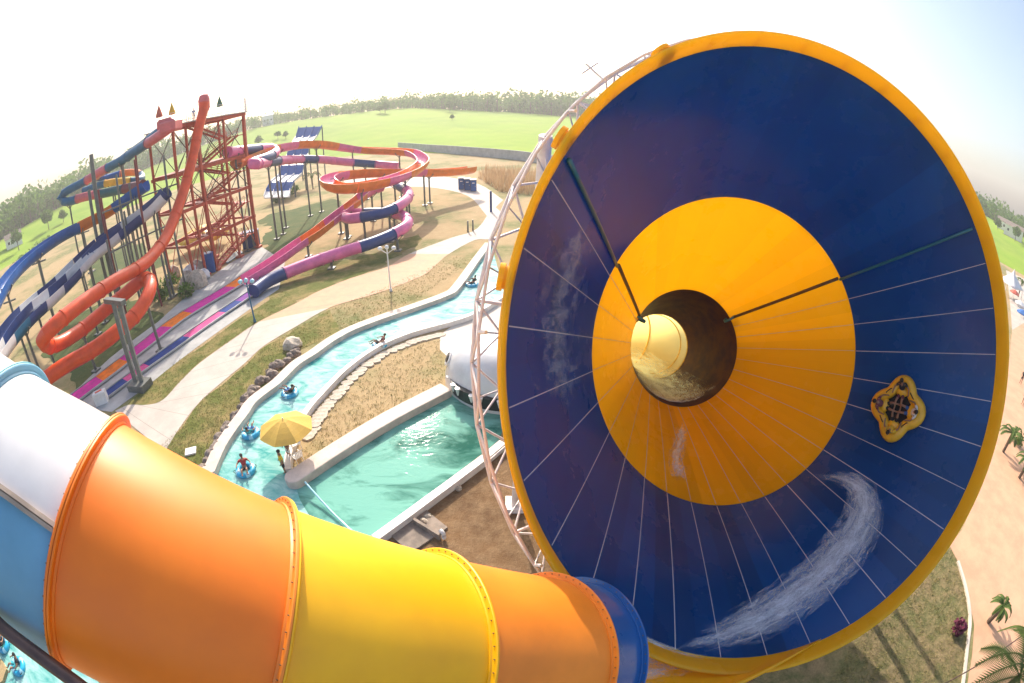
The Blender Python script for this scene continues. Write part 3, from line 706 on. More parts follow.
# foam in the exit elbow
vs = []; uv = []; Fq = frames(path)
CE = cut+14
for i in range(2, CE+1):
    for j in range(9):
        a = math.radians(-165+120*j/8); vs.append(path[i]+(rad[i]-.06)*(math.cos(a)*Fq[i][1]+math.sin(a)*Fq[i][2])); uv.append(((i-2)/(CE-2)*.5+.25, j/8))
mb = MB().add(vs, [(i*9+j, i*9+j+1, (i+1)*9+j+1, (i+1)*9+j) for i in range(CE-2) for j in range(8)]); o = mb.build('rushing_water', M_FOAM, smooth=True)
l = o.data.uv_layers.new(name='UVMap')
for lp in o.data.loops: l.data[lp.index].uv = uv[lp.vertex_index]
o.modifiers.new('thickness', 'SOLIDIFY').thickness = .03
tag(o, 'white foam rushing out through the dark hole at the middle of the funnel', 'water', kind='stuff')

# ------------------------------------------------------------------ the tube in front
tube = empty('tube_slide', (-4.5, 1.7, 0), 'huge enclosed tube slide in pale blue, orange and yellow sections running into the funnel', 'tube slide')
t0_ = unit(TC[0]-TC[1])
CEN = [TC[0]+t0_*5.2+V(-.6, -.2, .2), TC[0]+t0_*2.4+V(-.1, 0, 0)]+TC
M_TW = mat('pale_blue_fibreglass', (.20, .48, .70), rough=.5, coat=.2, crough=.4, trans=.2, var=.13, vscale=.6)
M_TO = mat('deep_orange_fibreglass', (1.0, .22, .0), rough=.45, coat=.25, crough=.5, spec=.5, trans=.06, var=.12, vscale=.5)
M_TY = mat('golden_fibreglass', (1.0, .50, .0), rough=.45, coat=.25, crough=.5, spec=.5, trans=.06, var=.12, vscale=.5)
M_TO2 = mat('faded_orange_fibreglass', (.95, .27, .02), rough=.45, coat=.25, crough=.5, spec=.5, trans=.06, var=.13, vscale=.5)
M_TB = mat('royal_blue_fibreglass', (.01, .10, .34), rough=.28, coat=.5, var=.08, vscale=.6)
M_TQ = mat('turquoise_fibreglass', (.08, .42, .46), rough=.32, coat=.4, var=.06, vscale=.6)
M_BOLT = mat('dull_bolt', (.25, .14, .06), .5, .4)
full = smooth_path(CEN, 10); FR = frames(full)
def sect(i0, i1, m, fm, name, seam=False):
    mb = MB(); n = 72; seg = full[i0:i1+1]; vs = []
    th = .05; L = len(seg)
    for r in (1.5, 1.5-th):
        for p, f in zip(seg, FR[i0:i1+1]):
            for k in range(n): vs.append(p+r*(math.cos(2*PI*k/n)*f[1]+math.sin(2*PI*k/n)*f[2]))
    fs = []; o = L*n
    for i in range(L-1):
        for k in range(n):
            a, b = i*n+k, i*n+(k+1) % n; fs += [(a, a+n, b+n, b), (o+a, o+b, o+b+n, o+a+n)]
    for k in range(n):
        a, b = k, (k+1) % n; e = (L-1)*n; fs += [(a, b, o+b, o+a), (e+a, o+e+a, o+e+b, e+b)]
    mb.add(vs, fs)
    if seam:
        q = 0
        for i in range(L-1):
            for k in range(n):
                if seam < 360*(k+.5)/n < seam+180: mb.m[q] = 1
                q += 2
    s = mb.build('tube_section', [m, M_GWHITE], tube, smooth='auto')
    # flange pair with bolts at the far end
    p = full[i1]; f = FR[i1]; fl = MB()
    fl.lathe(p, [(1.49, -.06), (1.52, -.06), (1.53, -.035), (1.60, -.032), (1.61, -.022), (1.61, -.003), (1.49, -.003)], 72, (f[1], f[2], f[0]), closed=True)
    for k in range(60):
        a = 2*PI*k/60; c = p+1.57*(math.cos(a)*f[1]+math.sin(a)*f[2]); fl.cyl(c-f[0]*.05, c-f[0]*.028, .009, n=6, mi=1)
    fl.build('flange', [fm, M_BOLT], s, smooth='auto')
    fl = MB(); fl.lathe(p, [(1.49, .06), (1.52, .06), (1.53, .035), (1.595, .032), (1.605, .022), (1.605, .003), (1.49, .003)], 72, (f[1], f[2], f[0]), closed=True)
    if i1 < len(full)-1: fl.build('flange', [NEXTM.get(i1, fm)], s, smooth='auto')
    if seam:
        mb = MB(); vs = []
        a = math.radians(seam)
        pts = [p+1.51*(math.cos(a)*f[1]+math.sin(a)*f[2]) for p, f in zip(seg, FR[i0:i1+1])]
        nrm = [math.cos(a)*f[1]+math.sin(a)*f[2] for f in FR[i0:i1+1]]
        for p, q in zip(pts, nrm):
            t = np.cross(q, FR[i0][0])
            for x, y in ((-.05, -.02), (-.05, .05), (-.006, .06), (-.006, .02), (.006, .02), (.006, .06), (.05, .05), (.05, -.02)): vs.append(p+t*x+q*y)
        mb.add(vs, [(8*i+j, 8*i+(j+1) % 8, 8*i+8+(j+1) % 8, 8*i+8+j) for i in range(len(pts)-1) for j in range(8)]); mb.build('seam_strip', M_SEAMB, s, smooth='auto')
M_SEAMB = mat('beige_seam', (.42, .33, .26), .6, var=.2, vscale=4)
NEXTM = {20: M_TW, 30: M_TO, 40: M_TY, 50: M_TO2, 60: M_TB}
sect(0, 20, M_GWHITE, M_TQ, 'a'); sect(20, 30, M_TW, M_TO, 'b', seam=60); sect(30, 40, M_TO, M_TO2, 'c'); sect(40, 50, M_TY, M_TY, 'd'); sect(50, 60, M_TO2, M_TO2, 'e'); sect(60, 70, M_TB, M_TB, 'f')
for i, s in ((18, .2), (45, .2)):
    p = full[i]; mb = MB(); 
    for sg in (-1, 1): mb.cyl((p[0]+sg*.5, p[1]+sg*1.1, 0), p+V(sg*.3, sg*.6, -1.5), .16, .14, 12)
    mb.build('support_column', M_GSTEEL, tube, smooth='auto')
# curved brown support arm below the pale blue section
arm = smooth_path([O+ray(-60, 580)*5.6, O+ray(-20, 606)*5.4, O+ray(4, 629)*5.2, O+ray(42, 658)*5.0, O+ray(88, 692)*4.8, O+ray(140, 735)*4.7, O+ray(220, 790)*4.6], 5)
mb = MB().sweep(arm, circ(.085, 12)); o = mb.build('support_arm', M_BSTEEL, tube, smooth='auto')

# ------------------------------------------------------------------ slides of the far tower
def posts(par, path, idx, r=.17, m=None, rad=.7, arm=True):
    for i in idx:
        p = path[i]
        if p[2] < .9: continue
        mb = MB().cyl((p[0], p[1], 0), (p[0], p[1], p[2]-rad), r, r*.85, 10)
        mb.box((p[0], p[1], .08), (r*5, r*5, .16))
        if arm:
            f = frames(path)[i]; a = p-f[1]*(rad+.15)+V(0, 0, -rad*.5); b = p+f[1]*(rad+.15)+V(0, 0, -rad*.5)
            c = V(p[0], p[1], p[2]-rad-.5); mb.cyl(c, a, .06, n=6); mb.cyl(c, b, .06, n=6); mb.cyl(a, b, .06, n=6)
        mb.build('support_post', m or M_GSTEEL, par, smooth='auto')
def slide(name, label, cat, pts, rad, cols, per=6, seglen=3.4, open_=False, post_every=9, postm=None, wall=.3, group=None, post_from=0, skip_post=()):
    path = smooth_path(pts, per)
    base = path[len(path)//2]; root = empty(name, (base[0], base[1], 0), label, cat, group)
    s = 0; k = 0; i0 = 0; acc = 0
    L = [0]
    for a, b in zip(path, path[1:]): L.append(L[-1]+np.linalg.norm(b-a))
    # resample so that the colours change at even lengths
    tot = L[-1]; n = max(1, round(tot/seglen)); A = np.array(path)
    def at(x): return V(*[np.interp(x, L, A[:, q]) for q in range(3)])
    prof = halfpipe(rad, wall=wall) if open_ else circ(rad, 16)
    for q in range(n):
        sub = [at(tot*(q+t/5)/n) for t in range(6)]
        mb = MB()
        if open_: mb.sweep(sub, prof, closed=True)
        else:
            mb.sweep(sub, prof, closed=True)
            for e in (0, 5):
                f = frames(sub)[e]; mb.lathe(sub[e], [(rad-.02, -.05), (rad+.07, -.05), (rad+.07, .05), (rad-.02, .05)], 16, (f[1], f[2], f[0]), closed=True)
        mb.build('slide_section', cols[q % len(cols)] if isinstance(cols, (list, tuple)) else cols, root, smooth='auto')
    pp = [at(x) for x in np.arange(post_from+2, tot-1, post_every)]
    if len(pp) > 1: posts(root, pp, [i for i in range(len(pp)) if i not in skip_post], m=postm, rad=rad)
    return root, path
# steep orange body slide with its loop
po = [D(204, 103, 64.5), D(203, 112, 64.3), D(199, 127, 63.6), D(192, 160, 61.5), D(182, 196, 58.5), D(168, 233, 54.5), D(153, 255, 51), D(138, 268, 48.5), D(115, 281, 46), D(88, 299, 43.5), D(62, 319, 41.5), D(46, 334, 41), D(43, 343, 42), D(56, 345, 44), D(80, 331, 46.5), D(103, 312, 48), D(126, 293, 49), D(143, 279, 48.5), D(150, 281, 46.5), D(149, 293, 44.5), D(138, 312, 43), D(118, 331, 41.8), D(94, 349, 41.5), D(66, 365, 41.5), D(44, 380, 41.5)]
osl, opath = slide('body_slide', 'bright orange enclosed slide dropping steeply from the tower top into a flat spiral loop', 'water slide', po, .68, M_RED, 6, 5.2, False, 14, post_from=46, skip_post=())
mb = MB(); p = G(141, 388); tp = V(p[0]-.4, p[1]+.8, 7.2)
for s in (-.42, .42): mb.bar((p[0]+s, p[1], 0), (tp[0]+s, tp[1], tp[2]), .38, .30)
mb.box((p[0], p[1], .3), (2.0, 1.5, .6)); mb.bar(tp+V(-2.2, .6, 0), tp+V(1.2, -.2, 0), .5, .4); mb.build('support_frame', M_GSTEEL, osl)
# teal and pink tube, left of the tower, that turns back and becomes the long blue flume
pb = [D(171, 127, 60), D(160, 135, 61), D(148, 143, 63.5), D(122, 160, 69), D(100, 172, 73), D(82, 183, 76), D(67, 191, 78), D(60, 198, 78.5), D(67, 202, 77.5), D(84, 197, 75), D(105, 193, 72), D(128, 188, 68.5), D(143, 185, 65)]
slide('tube_slide', 'teal and rose tube slide leaving the tower and turning back at the far left', 'water slide', pb, .66, [M_ROSE, M_TEAL, M_TEAL, M_ROSE, M_TEAL, M_TEAL, M_ROSE, M_DTEAL, M_DRED, M_DRED, M_ROSE, M_NAVY], 6, 5, False, 17, post_from=10)
pb2 = [D(169, 125, 61.5), D(157, 133, 63.5), D(143, 144, 67), D(126, 156, 72), D(110, 168, 78), D(97, 176, 84), D(106, 178, 86), D(124, 173, 86), D(138, 173, 84), D(142, 178, 81), D(133, 181, 79), D(115, 182, 80.5), D(97, 186, 83), D(84, 191, 85)]
slide('tube_slide', 'thin teal and yellow tube slide coiling behind the rose and teal one', 'water slide', pb2, .6, [M_TEAL, M_DTEAL, M_TEAL, M_BLUE, M_ORANGEL, M_BLUE, M_ORANGEL, M_TEAL, M_YEL, M_TEAL], 6, 5.5, False, 16, post_from=12)
pb3 = [D(146, 184, 62), D(134, 192, 63), D(121, 201, 64), D(103, 213, 65), D(84, 223, 65), D(62, 234, 64), D(38, 250, 60), D(18, 267, 56), D(4, 284, 52), D(-8, 306, 48)]
slide('open_flume', 'long royal blue half pipe with one orange section running down to the left edge', 'water slide', pb3, .92, [M_BLUE, M_ORANGEL, M_BLUE, M_BLUE, M_BLUE, M_BLUE, M_BLUE, M_BLUE], 6, 5.2, True, 9, wall=.4)
pc = [D(166, 190, 59), D(158, 199, 59.5), D(141, 212, 60.5), D(122, 226, 61), D(100, 241, 61), D(78, 262, 59.5), D(57, 283, 56.5), D(35, 301, 53.5), D(16, 319, 50), D(-2, 344, 46.5), D(-12, 366, 43)]
slide('open_flume', 'navy and white chequered open flume zigzagging below the blue half pipe', 'water slide', pc, 1.0, [M_NAVY, M_GWHITE, M_NAVY, M_NAVY, M_GWHITE, M_NAVY, M_GWHITE, M_NAVY], 6, 3.7, True, 11, wall=.5)
pc2 = [D(164, 196, 58.5), D(152, 208, 59), D(132, 224, 59.5), D(112, 240, 59.5), D(92, 256, 58.5), D(70, 280, 56), D(50, 299, 53), D(29, 318, 50), D(10, 340, 46.5), D(-4, 360, 43.5)]
slide('open_flume', 'white flume with navy sections beside the chequered navy one, nearer the camera', 'water slide', pc2, .8, [M_GWHITE, M_NAVY, M_GWHITE, M_GWHITE, M_NAVY, M_GWHITE, M_NAVY, M_TEAL], 6, 3.7, True, 12, wall=.4)
# orange and pink open flume: a wide loop out over the lawn and back
pd = [D(236, 163, 70), D(248, 157, 73), D(270, 149, 79), D(296, 143.5, 86), D(318, 143, 90), D(340, 146, 96), D(366, 149, 98), D(392, 150, 95), D(412, 152, 90), D(423, 160, 84), D(415, 169, 77), D(396, 177, 71), D(372, 183, 66), D(350, 186, 63.5), D(334, 185, 63.5), D(327, 180, 66), D(336, 175, 70), D(358, 172, 75), D(384, 171, 79), D(412, 171, 83), D(440, 171, 87), D(462, 169.5, 90), D(472, 168, 93)]
slide('open_flume', 'orange and pink open flume sweeping out in a wide loop above the sandy lawn', 'water slide', pd, 1.0, [M_ORANGEL, M_ORANGEL, M_PINK], 6, 6.2, True, 11, wall=.35)
zz = [(381, 186, 5.4), (367, 192, 5.0), (355, 202, 4.5), (343, 211, 4.0), (330, 221, 3.4), (316, 232, 2.8), (299, 243, 2.2), (281, 256, 1.6), (263, 268, 1.1), (245, 279, .8)]
pd2 = [G(*p) for p in zz]
slide('open_flume', 'pink and orange flume descending from the loop to the braking lanes', 'water slide', pd2, .85, [M_PINK, M_ORANGEL, M_PINK, M_ORANGEL, M_PINK, M_PINK, M_ORANGEL], 6, 5.5, True, 9, wall=.35)
# pink and navy tube snaking below it
pe = [D(228, 152, 69), D(240, 151, 72), D(256, 149, 76), D(271, 148, 80), D(276, 152, 78), D(266, 158, 73), D(252, 163, 70), D(256, 164, 69), D(272, 161.5, 76), D(296, 159.5, 85), D(320, 159.5, 91), D(346, 162, 95), D(372, 164, 96), D(398, 166, 95)]
slide('tube_slide', 'pink and navy tube snaking from the tower behind the orange and pink loop', 'water slide', pe, .78, [M_PINK, M_NAVY, M_PINK], 6, 4.6, False, 15)
ze = [(392, 180, 5.6), (399, 186, 5.3), (408, 192, 5.0), (407, 199, 4.7), (397, 207, 4.4), (383, 213, 4.1), (366, 216.5, 3.8), (348, 218.5, 3.5), (346, 214, 3.3), (366, 213, 3.2), (392, 213, 3.1), (405, 217, 3.0), (407, 225, 2.7), (397, 232, 2.4), (382, 239, 2.1), (366, 245, 1.9), (340, 253, 1.6), (311, 263, 1.3), (288, 272, 1.1), (268, 281, .9), (254, 291, .8)]
slide('tube_slide', 'pink and navy tube snaking down over the green lawn to the braking lane', 'water slide', [G(*p) for p in ze], .72, [M_PINK, M_NAVY, M_PINK], 6, 4.8, False, 9)
# braking lanes on the grey apron
def lane(label, pts, rad, cols, n):
    path = smooth_path([G(*p) for p in pts], 6); root = empty('braking_lane', (path[10][0], path[10][1], 0), label, 'slide lane')
    L = [0]
    for a, b in zip(path, path[1:]): L.append(L[-1]+np.linalg.norm(b-a))
    A = np.array(path); at = lambda x: V(*[np.interp(x, L, A[:, q]) for q in range(3)])
    fl = [(-rad, .0), (rad, .0), (rad, .06), (-rad, .06)]
    wl_ = lambda s: [(s*rad-.07, 0), (s*rad+.07, 0), (s*rad+.07, .16), (s*rad-.07, .16)]
    for q in range(n):
        sub = [at(L[-1]*(q+t/4)/n) for t in range(5)]
        MB().sweep(sub, fl).build('lane_floor', cols[q % len(cols)], root)
    for s in (-1, 1): MB().sweep(path, wl_(s)).build('lane_wall', M_CONCG, root)
lane('wide orange and magenta braking lane on the grey slab', [(248, 276, .2), (225, 291, .15), (180, 318, .1), (145, 345, .1), (110, 372, .1), (74, 399, .1)], 1.15, [M_LO, M_LM, M_LM, M_LO, M_LM, M_LM, M_LO, M_LM], 8)
lane('narrow navy and pink braking lane nearest the cream path', [(255, 291, .2), (240, 301, .15), (209, 322, .1), (175, 346, .1), (145, 367, .1), (104, 397, .1)], .75, [M_LV, M_LN, M_LP, M_LP, M_LN, M_LN, M_LP, M_LN], 8)
mb = MB()
for s in ((262, 262, 168, 322), (236, 302, 160, 350)):
    pass
# wide blue and white wave slide beyond
rows = [(264, 290, 197, .5), (266, 290, 191, 1.4), (271, 294, 182, 4.0), (279, 302, 175, 4.7), (282, 304, 165, 7.6), (287, 308, 155.5, 8.4), (290, 309, 146.5, 11.2), (296, 317, 137, 12.2), (299, 322, 127, 15.4)]
dd = [109, 111.5, 114, 120, 123, 130, 133, 141, 145]
ws = empty('wave_slide', D(279, 195, 112)*V(1, 1, 0), 'wide stepped slide of steep blue and flat white panels behind the tower', 'water slide')
A_ = [D(r[0], r[2]+.6, d) for r, d in zip(rows, dd)]; B_ = [D(r[1], r[2]-.6, d) for r, d in zip(rows, dd)]
for i in range(8):
    a0, b0, a1, b1 = A_[i], B_[i], A_[i+1], B_[i+1]
    mb = MB(); dn = V(0, 0, -.25)
    mb.add([a0, b0, b1, a1, a0+dn, b0+dn, b1+dn, a1+dn], [(0, 1, 2, 3), (7, 6, 5, 4), (0, 4, 5, 1), (1, 5, 6, 2), (2, 6, 7, 3), (3, 7, 4, 0)])
    for p, q in ((a0, a1), (b0, b1), ((a0*2+b0)/3, (a1*2+b1)/3), ((a0+b0*2)/3, (a1+b1*2)/3)): mb.bar(p+V(0, 0, .25), q+V(0, 0, .25), .16, .5)
    mb.build('slide_panel', M_BLUE if i in (1, 3, 5, 7) else M_GWHITE, ws)
for i in range(2, 9, 2):
    for p in (A_[i], B_[i]): MB().cyl((p[0], p[1], 0), p+V(0, 0, -.25), .2, n=8).build('support_post', M_GSTEEL, ws, smooth='auto')
# ------------------------------------------------------------------ the tower itself
T0 = V(-39.2, 51.9, 0); TD = unit(V(2.0, 9.9, 0)); TN = V(-TD[1], TD[0], 0)      # along its long side, and away from the camera
tw = empty('slide_tower', T0+TN*2.5, 'tall red steel slide tower with stairs, cross bracing and a railed top platform', 'tower')
ZT = 20.3
def tp_(s, k, z): return T0+TD*s+TN*k+V(0, 0, z)
cols_ = [(-4.3, 0), (-2.1, 0), (0, 0), (5.1, 0), (9.4, 0), (-4.3, 5.5), (0, 5.5), (5.1, 5.5), (9.4, 5.5)]
for s, k in cols_:
    big = (s, k) in ((0, 0), (9.4, 0))
    mb = MB().bar(tp_(s, k, 0), tp_(s, k, ZT), .42 if big else .28); p = tp_(s, k, .15); mb.box(p, (1, 1, .3)); mb.build('column', M_REDST, tw)
for z in (ZT, 14.2, 9.5, 5.0):
    for k in (0, 5.5): MB().bar(tp_(-4.7, k, z-.2), tp_(9.8, k, z-.2), .28, .45).build('beam', M_REDST, tw)
    for s in (-4.3, 0, 5.1, 9.4):
        if s > -5: MB().bar(tp_(s, -.1, z-.25), tp_(s, 5.6, z-.25), .2, .3).build('beam', M_REDST, tw)
for (s0, s1) in ((0, 5.1), (5.1, 9.4), (-4.3, 0)):
    for (z0, z1) in ((14.2, ZT-.4), (9.5, 14.0), (0.3, 9.3)):
        if s0 < -5 and z0 < 9: continue
        for k in (0, 5.5):
            mb = MB().cyl(tp_(s0, k, z0), tp_(s1, k, z1), .06, n=6); mb.cyl(tp_(s1, k+.13, z0), tp_(s0, k+.13, z1), .06, n=6); mb.build('brace', M_REDST if z0 < 9 or s0 > 9 else M_BSTEEL, tw)
MB().poly([tp_(-4.9, -.4, 0)[:2], tp_(10.0, -.4, 0)[:2], tp_(10.0, 6.0, 0)[:2], tp_(-4.9, 6.0, 0)[:2]], ZT+.03, ZT+.15).build('platform', M_CONCG, tw)
MB().poly([tp_(4.0, .3, 0)[:2], tp_(9.7, .3, 0)[:2], tp_(9.7, 5.2, 0)[:2], tp_(4.0, 5.2, 0)[:2]], 14.25, 14.35).build('platform', M_REDST, tw)
mb = MB()
def rail(mb, a, b, n, h=1.15):
    a = np.array(a, float); b = np.array(b, float)
    for i in range(n+1): q = a+(b-a)*i/n; mb.cyl(q, q+V(0, 0, h), .035, n=6)
    for z in (.35, .75, h): mb.cyl(a+V(0, 0, z), b+V(0, 0, z), .03, n=6)
rail(mb, tp_(-4.8, -.3, ZT+.15), tp_(9.9, -.3, ZT+.15), 11, 1.5); rail(mb, tp_(-4.8, 5.9, ZT+.15), tp_(9.9, 5.9, ZT+.15), 11, 1.5); rail(mb, tp_(9.9, -.3, ZT+.15), tp_(9.9, 5.9, ZT+.15), 4, 1.5)
mb.bar(tp_(9.6, -.3, ZT), tp_(9.6, -.3, ZT+2.2), .2)
mb.build('railing', M_PINKW, tw)
# stairs zigzagging between the columns
zs = [0, 2.4, 4.8, 7.2, 9.5, 11.9, 14.2, 17.2, ZT]
for i in range(8):
    s0, s1 = (1.0, 8.4) if i % 2 == 0 else (8.4, 1.0); k = 1.2+(i % 2)*2.4
    mb = MB(); a = tp_(s0, k, zs[i]); b = tp_(s1, k, zs[i+1])
    for o_ in (-.75, .75): mb.bar(a+TN*o_, b+TN*o_, .1, .32)
    n = 13
    for j in range(n): q = a+(b-a)*(j+.5)/n; mb.box(q, (.5, 1.4, .05), math.atan2(TD[1], TD[0]))
    mb.build('stair_flight', M_REDST, tw)
    mb = MB()
    for o_ in (-.75, .75): rail(mb, a+TN*o_, b+TN*o_, 6, 1.0)
    mb.build('stair_railing', M_REDST, tw)
    q = tp_(s1+(.6 if s1 > 5 else -.6), 2.4, zs[i+1]); 
    if i < 7: MB().box(q+V(0, 0, -.06), (1.6, 4.4, .12), math.atan2(TD[1], TD[0])).build('landing', M_REDST, tw)
# entry hood of the orange slide and the starting tubs
e = D(204, 101, 64.8); mb = MB(); mb.lathe(e, [(.62, -1.4), (.8, -1.0), (.85, .2), (.62, .8), (.05, 1.0)], 14); mb.build('start_hood', M_ROSE, tw, smooth='auto')
for (px, py, d_) in ((171, 126, 60.5), (168, 124, 62)):
    p = D(px, py, d_); mb = MB().box(p, (2.2, 2.4, 1.5), .3, bev=.25); mb.build('start_tub', M_ROSE, tw)
# slender grey posts under the left half of the tower
for i, (s, k) in enumerate([(-11.5, -1), (-13.5, .5), (-12.2, 2), (-15, 2.5), (-10.4, 2.6), (-16.5, .2), (-14.2, 4.4), (-7.2, -1.3), (-11, 4.8), (-8.6, 3)]):
    p = tp_(s, k, 0); MB().cyl(p, p+V(0, 0, [17.5, 16.5, 12, 14.5, 15, 10, 15.5, 17, 13, 18][i]), .14, n=8).build('slender_post', M_GSTEEL if i % 3 else M_DRED, tw, smooth='auto')
for z in (13.0, 8.5): MB().bar(tp_(-16.5, 0, z), tp_(-4.3, 0, z), .18).build('beam', M_GSTEEL, tw)
# tall poles carrying the left slides
for pix, z, r in (((106, 288), 20.0, .34), ((97, 278), 15.8, .26), ((54, 318), 8.8, .3), ((92, 272), 8.0, .26), ((20, 335), 5.5, .2), ((118, 272), 7, .16)):
    p = G(*pix) if z < 15 else D(pix[0]+9, pix[1], 63.5)*V(1, 1, 0)
    mb = MB().cyl((p[0], p[1], 0), (p[0], p[1], z), r, r*.9, 10); mb.box((p[0], p[1], .1), (1.4, 1.4, .2))
    if z < 15: mb.bar((p[0]-1.4, p[1]-.6, z-.2), (p[0]+1.4, p[1]+.6, z-.2), .2, .25)
    o = mb.build('steel_pole', M_GSTEEL, smooth='auto')
    tag(o, {20.0: 'tall dark steel pole rising above the rose and teal tube bend', 15.8: 'dark steel pole just left of the tallest pole by the teal tube', 8.8: 'dark pole with crossbar under the long blue half pipe, nearest the left edge', 8.0: 'dark pole with crossbar under the middle of the long blue half pipe', 5.5: 'low dark pole with crossbar under the chequered flume', 7: 'slim dark pole under the navy flume beside the tower'}[z], 'pole')

# ------------------------------------------------------------------ people
def skin_obj(name, joints, edges, m, parent, sub=1):
    me = bpy.data.meshes.new(name); ks = list(joints); ix = {k: i for i, k in enumerate(ks)}
    off = V(0, 0, 0)
    me.from_pydata([tuple(joints[k][0]) for k in ks], [(ix[a], ix[b]) for a, b in edges], []); me.materials.append(m)
    o = bpy.data.objects.new(name, me); COL.objects.link(o); o.parent = parent
    sk = o.modifiers.new('skin', 'SKIN'); sk.use_smooth_shade = True
    if not me.skin_vertices: me.skin_vertices.new()
    for i, k in enumerate(ks):
        r = joints[k][1]; me.skin_vertices[0].data[i].radius = (r, r); me.skin_vertices[0].data[i].use_root = (i == 0)
    sb = o.modifiers.new('smooth', 'SUBSURF'); sb.levels = sub; sb.render_levels = sub
    return o
def J(pose):
    if pose == 'stand':
        j = dict(pelvis=((0, 0, .93), .13), waist=((0, 0, 1.08), .12), chest=((0, -.01, 1.30), .15), neck=((0, 0, 1.47), .055), head=((0, .02, 1.58), .09), crown=((0, .01, 1.68), .085))
        for s, n in ((-1, 'l'), (1, 'r')):
            j |= {'sh'+n: ((s*.19, 0, 1.40), .06), 'el'+n: ((s*.27, -.03, 1.13), .045), 'wr'+n: ((s*.25, .12, .95), .034), 'ha'+n: ((s*.24, .19, .90), .036),
                  'hi'+n: ((s*.10, 0, .86), .085), 'kn'+n: ((s*.12, .03, .48), .058), 'an'+n: ((s*.13, -.02, .08), .04), 'to'+n: ((s*.15, .14, .045), .035)}
    else:                                                        # lying back in an inner tube, legs over its edge
        j = dict(pelvis=((0, -.05, .16), .13), waist=((0, -.18, .26), .12), chest=((0, -.34, .42), .15), neck=((0, -.44, .57), .055), head=((0, -.45, .68), .09), crown=((0, -.46, .77), .085))
        for s, n in ((-1, 'l'), (1, 'r')):
            j |= {'sh'+n: ((s*.19, -.38, .50), .06), 'el'+n: ((s*.40, -.20, .42), .045), 'wr'+n: ((s*.44, .04, .42), .034), 'ha'+n: ((s*.44, .13, .41), .036),
                  'hi'+n: ((s*.10, .04, .18), .085), 'kn'+n: ((s*.16, .42, .42), .058), 'an'+n: ((s*.17, .74, .28), .04), 'to'+n: ((s*.18, .84, .36), .035)}
    return j
ED = [('pelvis', 'waist'), ('waist', 'chest'), ('chest', 'neck'), ('neck', 'head'), ('head', 'crown')]+[(a+n, b+n) for n in 'lr' for a, b in (('sh', 'el'), ('el', 'wr'), ('wr', 'ha'), ('hi', 'kn'), ('kn', 'an'), ('an', 'to'))]+[('chest', 'sh'+n) for n in 'lr']+[('pelvis', 'hi'+n) for n in 'lr']
def person(loc, rz, pose, shirt, shorts, label, hat=None, scale=1, group=None):
    root = empty('person', loc, label, 'person', group); root.rotation_euler = (0, 0, rz); root.scale = (scale,)*3
    ORIG[root.name] = V(0, 0, 0)
    j = J(pose); skin_obj('body', j, ED, M_SKIN, root)
    mid = lambda a, b, t=.5: tuple(np.array(j[a][0])*(1-t)+np.array(j[b][0])*t)
    if shirt:
        s = dict(pelvis=(j['pelvis'][0], .14), waist=(j['waist'][0], .145), chest=(j['chest'][0], .172), col=(mid('chest', 'neck', .6), .085))
        for n in 'lr': s |= {'sh'+n: (j['sh'+n][0], .085), 'sl'+n: (mid('sh'+n, 'el'+n, .6), .07)}
        skin_obj('shirt', s, [('pelvis', 'waist'), ('waist', 'chest'), ('chest', 'col')]+[e for n in 'lr' for e in (('chest', 'sh'+n), ('sh'+n, 'sl'+n))], cloth(*shirt), root)
    s = dict(waist=(mid('pelvis', 'waist', .5), .14), pelvis=(j['pelvis'][0], .15))
    for n in 'lr': s |= {'hi'+n: (j['hi'+n][0], .11), 'th'+n: (mid('hi'+n, 'kn'+n, .7), .088)}
    skin_obj('shorts', s, [('waist', 'pelvis')]+[e for n in 'lr' for e in (('pelvis', 'hi'+n), ('hi'+n, 'th'+n))], cloth(*shorts), root)
    c = j['crown'][0]; mb = MB(); mb.ell((c[0], c[1]-.02, c[2]-.02), (.105, .115, .10), 12, 8); mb.build('hair' if not hat else 'cap', hat or M_HAIR, root, smooth=True)
    return root
BLK = ('black', (.02, .02, .025)); YELW = ('yellow', (.75, .48, .03)); REDC = ('red', (.42, .04, .04)); WHT = ('white', (.7, .7, .68)); BLU = ('blue', (.04, .12, .35)); GRN = ('green', (.05, .22, .10)); DKR = ('maroon', (.16, .04, .05)); CYAN = ('turquoise', (.03, .32, .36))

# ------------------------------------------------------------------ inner tubes on the water
def inner_tube(loc, rz, label, rot=0):
    mb = MB(); n, m = 28, 12; vs = []; R, r = .46, .19
    for i in range(n):
        a = 2*PI*i/n
        for k in range(m): b = 2*PI*k/m; vs.append(((R+r*math.cos(b))*math.cos(a), (R+r*math.cos(b))*math.sin(a), .12+r*.85*math.sin(b)))
    mb.add(vs, [(i*m+k, ((i+1) % n)*m+k, ((i+1) % n)*m+(k+1) % m, i*m+(k+1) % m) for i in range(n) for k in range(m)])
    for i in range(n*m): mb.m[i] = 1 if (i//m) % 7 in (0, 1) else 0
    root = empty('inner_tube', loc, label, 'inner tube', 'blue inner tubes drifting on the water'); ORIG[root.name] = V(0, 0, 0); root.rotation_euler = (0, 0, rz)
    mb.build('ring', [M_TUBEB, M_TUBEL], root, smooth=True)
    for s in (-1, 1): MB().sweep(smooth_path([V(s*.62, -.12, .18), V(s*.70, -.06, .24), V(s*.70, .06, .24), V(s*.62, .12, .18)], 3), circ(.018, 6)).build('handle', M_BLACK, root)
    return root
